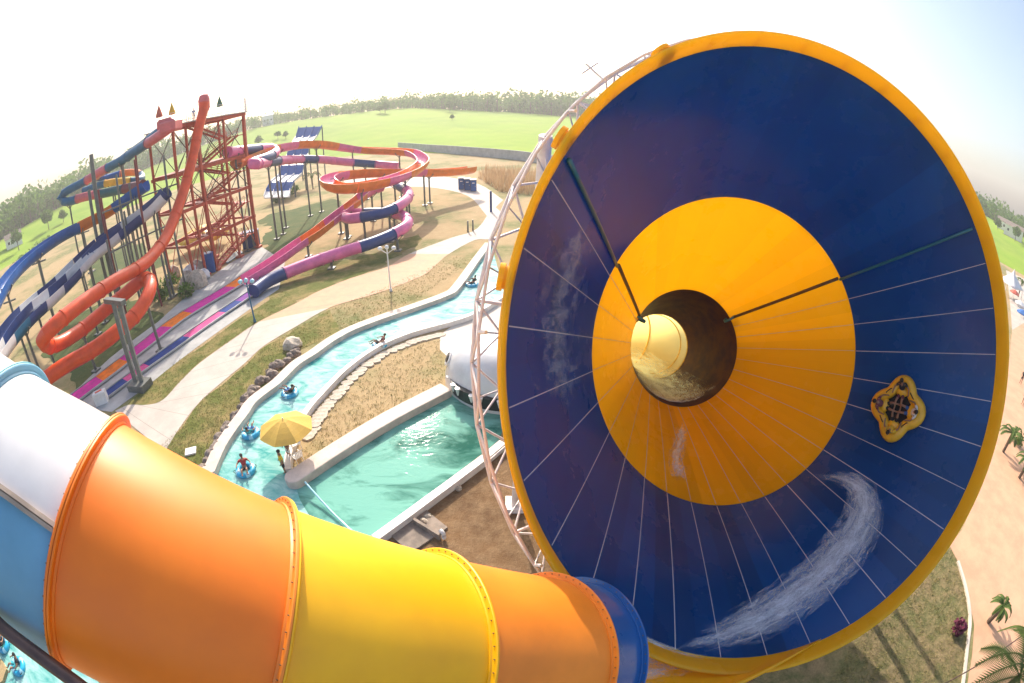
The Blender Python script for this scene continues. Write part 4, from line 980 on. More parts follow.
T = [((472, 285), 2.4, 'blue inner tube with a rider where the channel nears the white truss', 'person in dark clothes lying in the farthest blue inner tube', BLK, BLK),
     ((380, 345), 2.0, 'blue inner tube with a rider beside the stepping stone bank', 'person with maroon top lying in the tube by the stepping stones', DKR, BLK),
     ((290, 394), 1.2, 'blue inner tube with a rider just above the yellow umbrella', 'person with dark top riding the tube just above the yellow umbrella', BLK, BLU),
     ((251, 434), .3, 'blue inner tube close to the bank stones, left of the yellow umbrella', 'person with dark hair lying in the tube left of the yellow umbrella', CYAN, BLU),
     ((246, 471), -2.6, 'blue and white inner tube carrying a red shirted rider', 'person in a red shirt lying in a tube below the yellow umbrella', REDC, BLK),
     ((4, 645), .8, 'blue inner tube at the very left edge under the brown pipe', 'person in black lying in the tube at the left edge', BLK, BLK),
     ((19, 667), 2.7, 'blue inner tube beside the sandy island in the bottom left corner', 'person in black lying in the tube beside the sandy island', BLK, CYAN)]
for (px, rz, lt, lp, sh, st) in T:
    p = G(*px, .12); inner_tube((p[0], p[1], .07), rz, lt); person((p[0], p[1], .17), rz, 'sit', sh, st, lp)

# ------------------------------------------------------------------ clover raft on the funnel wall
h = cone_hit(900, 410); ctr = fp(h[0], h[1], h[2]-.02)
rd = math.cos(h[0])*F1+math.sin(h[0])*F2; sl = (R1-R0)/D1
nrm = unit(-rd+FN*sl*1.0); tx = unit(FN+rd*sl); ty = np.cross(nrm, tx)
raft = empty('clover_raft', ctr, 'yellow four lobed raft with riders high on the blue right side of the funnel', 'raft')
raft.matrix_world = Matrix(((tx[0], ty[0], nrm[0], ctr[0]), (tx[1], ty[1], nrm[1], ctr[1]), (tx[2], ty[2], nrm[2], ctr[2]), (0, 0, 0, 1)))
ORIG[raft.name] = V(0, 0, 0); RS = 1.0
lob = lambda a: RS*(.88+.15*math.cos(4*a))
def clover(r0, z, rr, mi=0, k=1.0):
    pts = [V(k*lob(a)*math.cos(a), k*lob(a)*math.sin(a), z) for a in np.linspace(0, 2*PI, 65)]
    return MB().sweep(pts, circ(rr, 12), caps=False)
clover(0, .26, .22).build('ring', M_RAFT, raft, smooth=True)
clover(0, .08, .13, k=1.06).build('bumper', M_BLACK, raft, smooth=True)
mb = MB(); mb.poly([(lob(a)*math.cos(a), lob(a)*math.sin(a)) for a in np.linspace(0, 2*PI, 48, endpoint=False)], .05, .12); mb.build('floor', M_BLACK, raft)
for k in range(4):
    a = k*PI/2; mb = MB(); mb.ell((.62*math.cos(a), .62*math.sin(a), .28), (.2, .30, .16), 12, 8, rz=a); mb.build('backrest', M_RAFT, raft, smooth=True)
    a = k*PI/2+PI/4; mb = MB(); q = V(.74*math.cos(a), .74*math.sin(a), .46); t = V(-math.sin(a), math.cos(a), 0); mb.sweep(smooth_path([q-t*.14, q-t*.1+V(0, 0, .08), q+t*.1+V(0, 0, .08), q+t*.14], 3), circ(.02, 6)); mb.build('handle', M_BLACK, raft)
MW = np.array(raft.matrix_world)
for k, (sh, st, lb) in enumerate([(DKR, BLK, 'person in maroon sitting in the outermost lobe (towards the rim) of the yellow raft'), (YELW, BLK, 'person in yellow shirt sitting in the top lobe of the yellow raft'), (WHT, BLU, 'person in white shirt sitting in the lobe towards the yellow cone of the yellow raft'), (BLK, DKR, 'person in black sitting in the bottom lobe of the yellow raft')]):
    a = k*PI/2; lp = (np.array([.56*math.cos(a), .56*math.sin(a), .14, 1])); wp = MW@lp
    pr_ = person(wp[:3], 0, 'sit', sh, st, lb, scale=.62)
    f = -math.cos(a)*tx-math.sin(a)*ty; r_ = np.cross(f, nrm)
    s_ = .8; pr_.matrix_world = Matrix(((r_[0]*s_, f[0]*s_, nrm[0]*s_, wp[0]), (r_[1]*s_, f[1]*s_, nrm[1]*s_, wp[1]), (r_[2]*s_, f[2]*s_, nrm[2]*s_, wp[2]), (0, 0, 0, 1)))

# ------------------------------------------------------------------ umbrella, lifeguard, chairs
uc = G(284, 423, 2.35); um = empty('beach_umbrella', (uc[0], uc[1], 0), 'large open yellow umbrella at the water edge beside the divider wall', 'umbrella')
mb = MB(); NSEG = 8; vs = []; K = 6
for i in range(NSEG*4):
    a = 2*PI*i/(NSEG*4); w_ = 1-.07*abs(math.sin(a*NSEG/2))
    for k in range(K): q = k/(K-1); vs.append((uc[0]+1.62*q*w_*math.cos(a), uc[1]+1.62*q*w_*math.sin(a), 2.62-.62*q**1.5-(.05*q*(1-w_)*8)))
n = NSEG*4; mb.add(vs, [(i*K+k, ((i+1) % n)*K+k, ((i+1) % n)*K+k+1, i*K+k+1) for i in range(n) for k in range(K-1)])
o = mb.build('canopy', M_UMB, um); o.modifiers.new('cloth', 'SOLIDIFY').thickness = .012
mb = MB().cyl((uc[0], uc[1], 0), (uc[0], uc[1], 2.72), .03, n=10); mb.cyl((uc[0], uc[1], 0), (uc[0], uc[1], .12), .28, .22, 16); mb.build('pole', M_WHITE, um, smooth='auto')
for i in range(8):
    a = 2*PI*i/8; MB().cyl((uc[0], uc[1], 2.56), (uc[0]+1.55*math.cos(a), uc[1]+1.55*math.sin(a), 1.99), .014, n=6).build('rib', M_WHITE, um)
p = G(282, 478, 0); person((p[0]+.25, p[1]+.2, .1), 2.2, 'stand', YELW, BLK, 'person in yellow shirt and black shorts standing at the rounded wall end')
p = G(284, 463, 0); person((p[0]+.35, p[1]+.3, 0), 2.6, 'stand', DKR, WHT, 'person in maroon top standing in the shade of the yellow umbrella')
def chair(loc, rz, label):
    root = empty('garden_chair', loc, label, 'chair'); ORIG[root.name] = V(0, 0, 0); root.rotation_euler = (0, 0, rz)
    MB().box((0, 0, .43), (.5, .48, .05), bev=.015).build('seat', M_WHITE, root); mb = MB()
    for i in range(5): mb.bar((-.2+.1*i, -.24, .45), (-.2+.1*i, -.34, .92), .07, .02)
    mb.bar((-.25, -.34, .92), (.25, -.34, .92), .05, .06); mb.build('backrest', M_WHITE, root)
    for x in (-.22, .22):
        for y in (-.21, .21): MB().cyl((x*1.1, y*1.15, 0), (x, y, .42), .022, n=8).build('leg', M_WHITE, root)
        MB().bar((x*1.15, -.28, .64), (x*1.15, .22, .64), .05, .03).build('armrest', M_WHITE, root)
    return root
p = G(299, 462); chair((p[0], p[1], 0), 1.0, 'white plastic chair beside the yellow umbrella, nearer the pink wall')
p = G(293, 451); chair((p[0]+.2, p[1]+.2, 0), 2.4, 'white plastic chair half hidden under the yellow umbrella')
# rope across the water
ra, rb_ = G(305, 482, .6), G(362, 540, .3); pts = smooth_path([ra, ra*.5+rb_*.5+V(0, 0, -.18), rb_], 8)
mb = MB().sweep(pts, circ(.05, 8)); tag(mb.build('float_rope', M_TUBEL, smooth=True), 'pale rope stretched from the pink wall end across the water', 'rope')

# ------------------------------------------------------------------ whale shaped pool spout
wc = (G(449, 392)+G(508, 418))/2; ax = unit(G(508, 418)-G(449, 392)); ay = V(-ax[1], ax[0], 0)
if ay[1] < 0: ay = -ay
wr = math.atan2(ax[1], ax[0]); whale = empty('whale_spout', wc+ay*2, 'white rounded whale head shell with round eye and toothed mouth over the green pool', 'pool spout')
def wp_(x, y, z): return wc+ax*x+ay*y+V(0, 0, z)
mb = MB(); vs = []; n, m_ = 28, 12
for i in range(m_+1):
    th = PI/2*i/m_
    for k in range(n):
        ph = 2*PI*k/n; bul = 1+.10*math.cos(3*ph+.6)
        x = 3.6*math.cos(th)**.7*math.cos(ph)*bul; y = 2.9*math.cos(th)**.7*math.sin(ph)+2.3; z = 3.3*math.sin(th)**.85
        vs.append(wp_(x, y, z))
mb.add(vs, [(i*n+k, i*n+(k+1) % n, (i+1)*n+(k+1) % n, (i+1)*n+k) for i in range(m_) for k in range(n)]); mb.build('head', M_GWHITE, whale, smooth=True)
mb = MB(); pts = [wp_(3.0*math.cos(a), 2.3+2.95*math.sin(a), .42+.5*math.sin(-a)) for a in np.linspace(-PI*.93, -PI*.07, 16)]
mb.sweep(pts, [(-.16, -.42), (.16, -.42), (.16, .34), (-.16, .34)]); mb.build('mouth', M_DARK, whale)
for i in range(9):
    q = pts[1+i*14//9+1]; d = unit(q-wp_(0, 2.3, q[2])); mb = MB(); c = q+d*.2; mb.cyl(c+V(0, 0, .36), c+V(0, 0, -.15), .17, .05, 8); mb.build('tooth', M_WHITE, whale, smooth='auto')
for s, px in ((-1, (449, 363)),):
    e = wp_(-2.95, .85, 1.85); d = unit(V(*(-ax*.62-ay*.62))+V(0, 0, .48)); u1 = unit(np.cross(d, V(0, 0, 1))); u2 = np.cross(u1, d)
    mb = MB().lathe(e-d*.12, [(.02, .22), (.26, .2), (.34, .1), (.36, 0)], 20, (u1, u2, d)); mb.build('eye', M_DARK, whale, smooth=True)
    mb = MB().lathe(e-d*.12, [(.36, .0), (.5, 0), (.5, .16), (.37, .2)], 20, (u1, u2, d), closed=True); mb.build('eye_ring', M_GWHITE, whale, smooth='auto')
mb = MB(); mb.box(wp_(3.2, 5.0, .9), (9, 3.5, 1.8), wr, bev=.15); tag(mb.build('pump_house', M_CONC), 'low pink concrete block behind the white whale head', 'utility block')

# ------------------------------------------------------------------ blue cabins, boxes, mats
def cabin(loc, rz, label):
    root = empty('blue_cabin', loc, label, 'cabin', 'blue cabins on the far path'); ORIG[root.name] = V(0, 0, 0); root.rotation_euler = (0, 0, rz)
    MB().box((0, 0, 1.2), (1.25, 1.2, 2.3), bev=.04).build('body', M_NAVY, root); mb = MB(); mb.box((0, 0, 2.42), (1.35, 1.3, .14), bev=.05); mb.build('roof', M_GWHITE, root)
    d = MB().box((0, -.62, 1.15), (.95, .05, 2.0)).build('door', M_BLUE, root); MB().box((.35, -.66, 1.1), (.06, .05, .2)).build('handle', M_WHITE, d)
    MB().box((0, -.655, 1.75), (.5, .03, .2)).build('vent', M_GWHITE, d); return root
for i, (px, l) in enumerate([((461.5, 189), 'blue portable cabin, first of three from the orange flume end'), ((467.5, 190), 'blue portable cabin standing between two others by the flume end'), ((473.5, 191), 'blue portable cabin closest to the dry reeds, last of the three')]):
    p = G(*px); cabin((p[0], p[1], 0), .1, l)
for px, s, l in (((211, 272), (1.6, 1.2, 2.6), 'bright blue upright box at the foot of the tower corner'), ((252, 247), (2.6, 1.6, 2.4), 'wide navy box under the far corner of the tower')):
    p = G(*px); root = empty('storage_box', (p[0], p[1], 0), l, 'storage box')
    MB().box((p[0], p[1], s[2]/2), s, .35, bev=.05).build('body', M_BLUE if s[0] < 2 else M_NAVY, root); MB().box((p[0], p[1], s[2]+.06), (s[0]+.12, s[1]+.12, .12), .35, bev=.03).build('lid', M_BLUE, root)
tag(MB().poly([G(*q) for q in [(224, 260), (240, 250), (243, 253), (227, 264)]], .03, .12).build('landing_mat', M_TEAL), 'flat teal mat on the grey slab at the tower foot', 'mat')
# yellow lobed canopy behind the tower foot
yc = G(206, 248); cn = empty('yellow_canopy', (yc[0], yc[1], 0), 'broad yellow lobed canopy roof seen through the tower legs', 'canopy')
mb = MB(); n, m_ = 48, 8; vs = []
for i in range(m_+1):
    q = i/m_
    for k in range(n): a = 2*PI*k/n; r = 4.6*q*(1+.10*math.cos(7*a)*q); vs.append((yc[0]+r*math.cos(a), yc[1]+r*math.sin(a), 3.9-2.0*q*q-.35*math.cos(7*a+PI)*q*q))
mb.add(vs, [(i*n+k, (i+1)*n+k, (i+1)*n+(k+1) % n, i*n+(k+1) % n) for i in range(m_) for k in range(n)]); o = mb.build('roof', M_YEL, cn, smooth=True); o.modifiers.new('shell', 'SOLIDIFY').thickness = .08
for k in range(5): a = 2*PI*k/5; MB().cyl((yc[0]+3*math.cos(a), yc[1]+3*math.sin(a), 0), (yc[0]+3*math.cos(a), yc[1]+3*math.sin(a), 3.0), .1, n=8).build('post', M_WHITE, cn)
# lamp posts and posts
def lamp(px, h, m, l, arms=2):
    p = G(*px); root = empty('lamp_post', (p[0], p[1], 0), l, 'lamp post'); x, y = p[0], p[1]
    mb = MB().cyl((x, y, 0), (x, y, h), .085, .06, 10); mb.cyl((x, y, 0), (x, y, .3), .16, .12, 10); mb.build('pole', m, root, smooth='auto')
    for s in (-1, 1)[:arms]:
        f = MB().sweep(smooth_path([V(x, y, h-.5), V(x+s*.35, y, h-.25), V(x+s*.6, y, h-.1)], 3), circ(.035, 6)).build('arm', m, root, smooth='auto')
        mb = MB(); mb.ell((x+s*.68, y, h+.05), (.24, .24, .2), 10, 8); mb.build('lamp_shade', M_WHITE if m is M_WHITE else M_TUBEL, root, smooth=True)
    mb = MB(); mb.ell((x, y, h+.15), (.2, .2, .22), 10, 8); mb.build('lamp_shade', M_WHITE if m is M_WHITE else M_TUBEL, root, smooth=True)
lamp((255, 322), 4.0, M_TEAL, 'teal lamp post with pale lamps at the joint of the cream and peach path')
lamp((391, 291), 4.3, M_WHITE, 'white lamp post with white lamps on the lawn beside the channel')
p = G(491, 212); tag(MB().cyl((p[0], p[1], 0), (p[0], p[1], 3.5), .2, .18, 12).build('blue_post', M_NAVY, smooth='auto'), 'thick navy post standing in the far path near the reeds', 'post')
for px, l in (((468, 232), 'short grey bollard on the left of a pair beside the far path'), ((473, 231), 'short grey bollard on the right of a pair beside the far path')):
    p = G(*px); tag(MB().cyl((p[0], p[1], 0), (p[0], p[1], 1.6), .12, .1, 10).build('bollard', M_GSTEEL, smooth='auto'), l, 'bollard')

# ------------------------------------------------------------------ rocks and stepping stones
def rock(name, c, r, m, label, cat, group, flat=.7):
    mb = MB(); mb.ell((c[0], c[1], r*flat*.4), (r, r*random.uniform(.7, 1), r*flat), 10, 7, noise=.13, rz=random.uniform(0, 3)); o = mb.build(name, m); tag(o, label, cat, group); return o
bank = smooth_path([V(299, 353, 0), V(279, 371, 0), V(258, 391, 0), V(240, 416, 0), V(224, 443, 0), V(208, 470, 0), V(200, 486, 0)], 8)
for i, q in enumerate(bank[::2]+bank[1::3]):
    p = G(q[0]-2+random.uniform(-2.5, 1.5), q[1]-1+random.uniform(-2, 2)); rock('bank_rock', p, random.uniform(.30, .58), M_STONEB, 'rough grey brown rock in the row along the channel bank', 'rock', 'rocks lining the channel bank', .75)
p = G(293, 347); o = rock('bank_rock', p, .85, M_STONEP, 'largest pale boulder at the upper end of the bank rocks', 'boulder', 'rocks lining the channel bank')
sr = smooth_path([V(440, 335, 0), V(418, 341, 0), V(385, 354, 0), V(358, 374, 0), V(335, 398, 0), V(320, 417, 0), V(309, 437, 0)], 5)
for i, q in enumerate(sr):
    p = G(q[0]+random.uniform(-1, 1), q[1]); a = random.uniform(0, 3); mb = MB(); pts = [(p[0]+random.uniform(.40, .58)*math.cos(a+2*PI*k/7), p[1]+random.uniform(.28, .42)*math.sin(a+2*PI*k/7)) for k in range(7)]
    tag(mb.poly(pts, -.02, .07+.006*(i % 7)).build('stepping_stone', M_STONEP, bevel=.02), 'flat pale stone in the row along the inner bank', 'stepping stone', 'stepping stones along the inner bank')
for i in range(9):
    q = (random.uniform(158, 205), random.uniform(268, 300)); q = (q[0], q[1] if q[1] > 300-.55*(q[0]-150) else q[1]); p = G(*q)
    rock('garden_rock', p, random.uniform(.7, 1.5), M_GWHITE if i % 3 == 0 else M_STONEP, 'pale boulder in the rock garden at the tower foot', 'boulder', 'boulders at the tower foot', 1.1)
p = G(191, 452); tag(MB().box((p[0], p[1], .06), (.8, .7, .12), .5, bev=.02).build('access_cover', M_WHITE), 'square white cover lying in the grass beside the path', 'cover')
p = G(103, 403); sg = empty('sign_box', (p[0], p[1], 0), 'small white box sign with red mark at the end of the lanes', 'sign'); MB().box((p[0], p[1], .55), (1.3, .7, 1.1), .6, bev=.04).build('body', M_WHITE, sg); MB().box((p[0], p[1], 1.12), (.7, .22, .04), .9).build('red_mark', M_RED, sg)
# concrete step with pipe in the soil
p = G(432, 517); st = empty('pump_pit', (p[0], p[1], 0), 'grey concrete slab with low wall and white pipe in the brown soil', 'pump pit')
M_OLDC = mat('old_concrete', (.26, .21, .17), .9, var=.35, vscale=1.5)
a = math.atan2(*(G(445, 535)-G(415, 510))[[1, 0]]); MB().box((p[0]-.9, p[1]-.6, .05), (2.6, 2.2, .1), a).build('slab', M_OLDC, st); MB().bar(G(414, 521, .2), G(440, 537, .2), .14, .4).build('wall', M_OLDC, st)
MB().sweep(smooth_path([G(444, 538, .1), G(444, 538, .1)+V(0, 0, .35), G(441, 536, .1)+V(0, 0, .42)], 4), circ(.1, 8)).build('pipe', M_WHITE, st, smooth='auto')
for q in ((428, 517), (424, 522), (459, 489)): rock('pale_rock', G(*q), random.uniform(.16, .26), M_STONEP, 'small pale stone lying on the brown soil', 'stone', 'pale stones on the soil')

# ------------------------------------------------------------------ tower umbrellas and people
def closed_umbrella(p, m, label):
    root = empty('folded_umbrella', p, label, 'umbrella'); ORIG[root.name] = V(0, 0, 0)
    MB().cyl((0, 0, 0), (0, 0, 2.9), .04, n=8).build('pole', M_WHITE, root); mb = MB(); n = 16; vs = []
    for z, r in ((1.35, .42), (1.6, .40), (2.2, .24), (2.75, .07), (2.95, .02)):
        for k in range(n): a = 2*PI*k/n; q = r*(1+.16*math.cos(8*a)); vs.append((q*math.cos(a), q*math.sin(a), z))
    mb.add(vs, [(i*n+k, i*n+(k+1) % n, (i+1)*n+(k+1) % n, (i+1)*n+k) for i in range(4) for k in range(n)]); mb.build('canopy', m, root, smooth=True)
zt = ZT+.15
def on_top(px, d):
    p = D(px, 120, d); return V(p[0], p[1], zt)
closed_umbrella(on_top(159.5, 61.5), M_CANR, 'folded red umbrella at the left end of the tower platform')
closed_umbrella(on_top(172.5, 62.5), M_CANY, 'folded mustard umbrella beside the red one on the tower')
closed_umbrella(on_top(220.5, 69.0), M_CANG, 'folded dark green umbrella near the right end of the tower platform')
person(on_top(194, 66), .8, 'stand', BLU, BLK, 'person in blue waiting by the hooded slide start on the tower platform')
for (s, k, z, sh, l) in ((-1.5, 1.0, 14.35, YELW, 'person in yellow on the middle landing of the tower'), (6.0, 1.5, 14.36, GRN, 'person in green on the red landing below the platform')):
    p = tp_(s, k, z); person(p, 2.5, 'stand', sh, BLK, l)
MB().poly([tp_(-4.6, .3, 0)[:2], tp_(3.8, .3, 0)[:2], tp_(3.8, 5.2, 0)[:2], tp_(-4.6, 5.2, 0)[:2]], 14.25, 14.35).build('platform', M_REDST, tw)

# ------------------------------------------------------------------ vegetation
def leaf_quads(mb, c, r, n, size, squash=.8, mi=0, hollow=.45):
    cc = np.array(c, float)
    for _ in range(n):
        d = rng.normal(size=3); d /= np.linalg.norm(d); q = cc+d*np.array([r, r, r*squash])*rng.uniform(hollow, 1.0)
        a = unit(rng.normal(size=3)); b = unit(np.cross(a, rng.normal(size=3))); s = size*rng.uniform(.6, 1.3)
        mb.add([q-a*s, q-b*s*.6, q+a*s, q+b*s*.6], [(0, 1, 2, 3)], mi)
def tree_mesh(h, cr_, n, size, seed):
    crown = MB(); k = 7
    for i in range(k):
        a = 2*PI*i/k+random.uniform(-.4, .4); q = random.uniform(.25, .62)*cr_; leaf_quads(crown, (q*math.cos(a), q*math.sin(a), h*random.uniform(.5, .8)), cr_*random.uniform(.4, .62), n//k, size)
    leaf_quads(crown, (0, 0, h*.86), cr_*.5, n//k, size)
    tr = MB(); tr.cyl((0, 0, -.4), (0, 0, h*.5), h*.028, h*.018, 8, caps=False)
    for i in range(4): a = i*1.6+seed; tr.cyl((0, 0, h*.36), (cr_*.5*math.cos(a), cr_*.5*math.sin(a), h*.68), h*.014, h*.005, 6, caps=False)
    return crown, tr
PROTO = []
for i, (h, c, n, s) in enumerate([(9, 4.2, 420, .75), (11, 4.6, 460, .8), (7, 4.0, 380, .7)]):
    cb, tb = tree_mesh(h, c, n, s, i); root = empty('broadleaf_tree', (0, 0, 0), 'x', 'tree', 'trees standing in front of the far woods')
    cb.build('crown', M_LEAF if i < 2 else M_LEAF2, root); tb.build('trunk', M_WOOD, root, smooth='auto'); PROTO.append([root, False])
def fieldpos(az, r): a = math.radians(az); return V(r*math.sin(a), r*math.cos(a), zf(az, r))
def put_tree(kind, pos, scale, label):
    pr, used = PROTO[kind]
    if not used: pr.location = tuple(pos); pr['label'] = label; pr.scale = (scale,)*3; pr.rotation_euler = (0, 0, random.uniform(0, 6)); PROTO[kind][1] = True; return
    dup(pr, pos, random.uniform(0, 6), label, scale)
def by_px(px, r): a = azel(px, 140)[0]; return a
for (px, py, r, sc, kd, l) in [(380, 110, 400, 1.0, 2, 'rounded bush like tree standing alone at the field edge, above the orange loop'), (385, 110, 396, .9, 1, 'small tree touching the rounded bush at the field edge'), (450, 112, 400, 1.1, 0, 'tall tree with brownish crown near the middle of the field edge'), (452, 112, 330, .55, 2, 'small dark shrub tree below the middle of the woods'), (538, 114, 405, .75, 2, 'small round tree at the field edge near the white truss'), (583, 117, 400, .8, 1, 'small tree just left of the funnel truss at the field edge'), (285, 124, 330, .7, 2, 'lone small tree in the field above the blue wave slide'), (277, 125, 335, .6, 0, 'thin lone tree in the field, nearest the tower'), (258, 131, 320, .9, 2, 'broad low tree behind the tower right corner'), (15, 230, 215, .8, 1, 'bright tree at the left edge of the picture above the field'), (45, 206, 235, 1.0, 0, 'large tree in front of the left woods beside the bright field'), (60, 200, 240, .8, 2, 'pale tree beside the teal slide bend at the left woods'), (998, 225, 270, .8, 2, 'bright tree next to the funnel rim at the right woods'), (1016, 235, 260, .8, 0, 'dark tree at the right edge before the white houses')]:
    az = azel(px, py)[0]; put_tree(kd, fieldpos(az, r), sc, l)
# the far woods, one mass
mb = MB(); rows = 0
def woods(azs, per_row, n_rows):
    for az0 in azs:
        for k in range(n_rows):
            az = az0+rng.uniform(-.5, .5); de = tab(D_EDGE, az); r = de*(1+.045*k+rng.uniform(0, .03)); ee = tab(EDGE, az); et = tab(TOP, az)
            z0 = zf(az, r); ht = max(4.5, (math.tan(et)-math.tan(ee))*r*rng.uniform(.5, 1.05)*(1 if rng.uniform() < .8 else 1.2)); a = math.radians(az); x, y = r*math.sin(a), r*math.cos(a)
            cr_ = ht*rng.uniform(.30, .48); nl = 34
            for _ in range(2): leaf_quads(mb, (x+rng.uniform(-.3, .3)*ht, y, z0+ht*rng.uniform(.45, .7)), cr_, nl, ht*.085, 1.0, hollow=.5)
            leaf_quads(mb, (x+rng.uniform(-.2, .2)*ht, y, z0+ht*.2), cr_*.9, 16, ht*.09, .8, hollow=.4)
            mb.cyl((x, y, z0-.3), (x, y, z0+ht*.6), ht*.03, n=4, caps=False, mi=1)
woods(np.arange(-69, 14, .62), 1, 6); woods(np.arange(40, 70, .7), 1, 6)
tag(mb.build('forest', [M_LEAF, M_WOOD]), kind='stuff')
# dry scrub row in the field at the far left
mb = MB()
for i in range(60):
    q = i/59; px, py = 14+q*75, 268-q*62+random.uniform(-3, 3); p = G(px, py); leaf_quads(mb, (p[0], p[1], .8), 1.6, 26, .4, .7)
tag(mb.build('scrub', M_LEAF2), kind='stuff')
# dry reeds by the far wall
mb = MB()
def inpoly(x, y, P):
    c = False; j = len(P)-1
    for i in range(len(P)):
        if (P[i][1] > y) != (P[j][1] > y) and x < (P[j][0]-P[i][0])*(y-P[i][1])/(P[j][1]-P[i][1])+P[i][0]: c = not c
        j = i
    return c
RP = [(478, 178), (486, 170), (540, 174), (560, 186), (530, 196), (500, 192)]
cnt = 0
while cnt < 1500:
    x, y = random.uniform(470, 565), random.uniform(166, 198)
    if not inpoly(x, y, RP): continue
    cnt += 1; p = G(x, y); hh = random.uniform(1.6, 3.0); a = random.uniform(0, 6.3); wv = V(math.cos(a), math.sin(a), 0)*.09; tp2 = p+V(random.uniform(-.4, .4), random.uniform(-.4, .4), hh)
    mb.add([p-wv, p+wv, tp2], [(0, 1, 2)])
tag(mb.build('dry_reeds', M_DRY), kind='stuff')
# grass tufts on the verges
mb = MB(); VP = [([(200, 402), (221, 385), (265, 347), (297, 327), (330, 310), (332, 334), (301, 350), (279, 372), (258, 390), (240, 414), (222, 442), (206, 470), (150, 455), (179, 430)], 2600), ([(905, 560), (948, 545), (958, 562), (966, 590), (970, 620), (967, 650), (962, 683), (830, 683), (850, 650)], 2200), ([(284, 290), (235, 322), (176, 362), (128, 404), (163, 399), (200, 362), (259, 321), (297, 302)], 900), ([(440, 340), (446, 380), (300, 465), (312, 430), (350, 388), (400, 350)], 1100), ([(330, 310), (400, 280), (460, 255), (470, 262), (420, 298), (340, 330)], 1200)]
for P, N_ in VP:
    c = 0; xs = [p[0] for p in P]; ys = [p[1] for p in P]
    while c < N_:
        x, y = random.uniform(min(xs), max(xs)), random.uniform(min(ys), max(ys))
        if not inpoly(x, y, P): continue
        c += 1; p = G(x, y)
        for _ in range(3):
            a = random.uniform(0, 6.3); wv = V(math.cos(a), math.sin(a), 0)*.02; q = p+V(random.uniform(-.12, .12), random.uniform(-.12, .12), 0); mb.add([q-wv, q+wv, q+V(random.uniform(-.08, .08), random.uniform(-.08, .08), random.uniform(.05, .13))], [(0, 1, 2)])
tag(mb.build('grass', M_BLADE), kind='stuff')
# palms and planting
def palm(loc, h, fr_len, nf, label, lean=(0, 0)):
    root = empty('palm_tree', loc, label, 'palm'); ORIG[root.name] = V(0, 0, 0)
    top = V(lean[0], lean[1], h); MB().sweep(smooth_path([V(0, 0, -.1), V(lean[0]*.3, lean[1]*.3, h*.5), top], 6), circ(.16, 8)).build('trunk', M_WOOD, root, smooth='auto')
    mb = MB()
    for i in range(nf):
        a = 2*PI*i/nf+random.uniform(-.2, .2); el = random.uniform(.1, 1.0); dr = V(math.cos(a), math.sin(a), 0)
        rib = smooth_path([top, top+dr*fr_len*.4+V(0, 0, fr_len*.38*el), top+dr*fr_len*.78+V(0, 0, fr_len*.22*el), top+dr*fr_len+V(0, 0, -fr_len*.2)], 5)
        mb.sweep(rib, circ(.025, 5)); F = frames(rib)
        for j in range(1, len(rib)-1):
            for s in (-1, 1):
                for o_ in (0, .5):
                    b = rib[j]*(1-o_)+rib[j+1]*o_; ll = fr_len*.26*math.sin(PI*(j+o_+1.0)/(len(rib)+1.5)); t = unit(F[j][1]*s+F[j][0]*.6+V(0, 0, -.35)); wv = F[j][0]*.05
                    mb.add([b-wv, b+wv, b+t*ll+wv*.2], [(0, 1, 2)])
    mb.build('crown', M_PALM, root); return root
p = G(313, 189); palm((p[0], p[1], 0), 3.6, 2.6, 14, 'small palm beside the foot of the blue wave slide')
p = G(1020, 676, 4.6); palm((p[0], p[1], 0), 4.6, 2.7, 17, 'dark green palm in the bottom right corner, seen from above')
p = G(988, 622); palm((p[0], p[1], 0), 1.3, .95, 11, 'little drooping palm in the bed beside the peach path')
p = G(1018, 297); palm((p[0], p[1], 0), 3.5, 2.4, 13, 'palm beside the white tent at the right edge')
p = G(1003, 452); palm((p[0], p[1], 0), 1.8, 1.5, 11, 'green palm in the narrow bed right of the funnel rim')
p = G(1019, 478); palm((p[0], p[1], 0), 1.6, 1.4, 11, 'small dark palm near the right edge below the planting bed')
p = G(1012, 440); sheetb = MB()
def shrub(px, r, m, label, n=160, size=.14):
    p = G(*px); root = empty('garden_shrub', (p[0], p[1], 0), label, 'shrub'); mb = MB(); leaf_quads(mb, (p[0], p[1], r*.7), r, n, size, .8, hollow=.3); mb.build('foliage', m, root)
    MB().cyl((p[0], p[1], 0), (p[0], p[1], r*.6), .04, n=6).build('stem', M_WOOD, root)
shrub((955, 631), .55, M_PURP, 'purple leaved shrub on the lawn edge below the funnel')
shrub((1016, 444), .8, M_LEAF2, 'green shrub with leaves close to the right edge bed')
for q, r in (((163, 300), 1.3), ((172, 288), 1.5), ((187, 297), 1.2), ((150, 292), 1.1), ((197, 288), 1.0)): shrub(q, r, M_LEAF, 'dark leafy shrub among the boulders at the tower foot', 150, .3)
for o in [o for o in bpy.data.objects if o.name.startswith('garden_shrub') and 'boulders' in o.get('label', '')]: o['group'] = 'shrubs at the tower foot'
for i, q in enumerate([(276, 203), (283, 199), (290, 196), (296, 192)]): shrub(q, 1.2, M_LEAF, ['dark shrub at the left foot of the blue wave slide', 'second dark shrub from the left at the wave slide foot', 'third dark shrub from the left at the wave slide foot', 'dark shrub closest to the palm at the wave slide foot'][i], 140, .3)

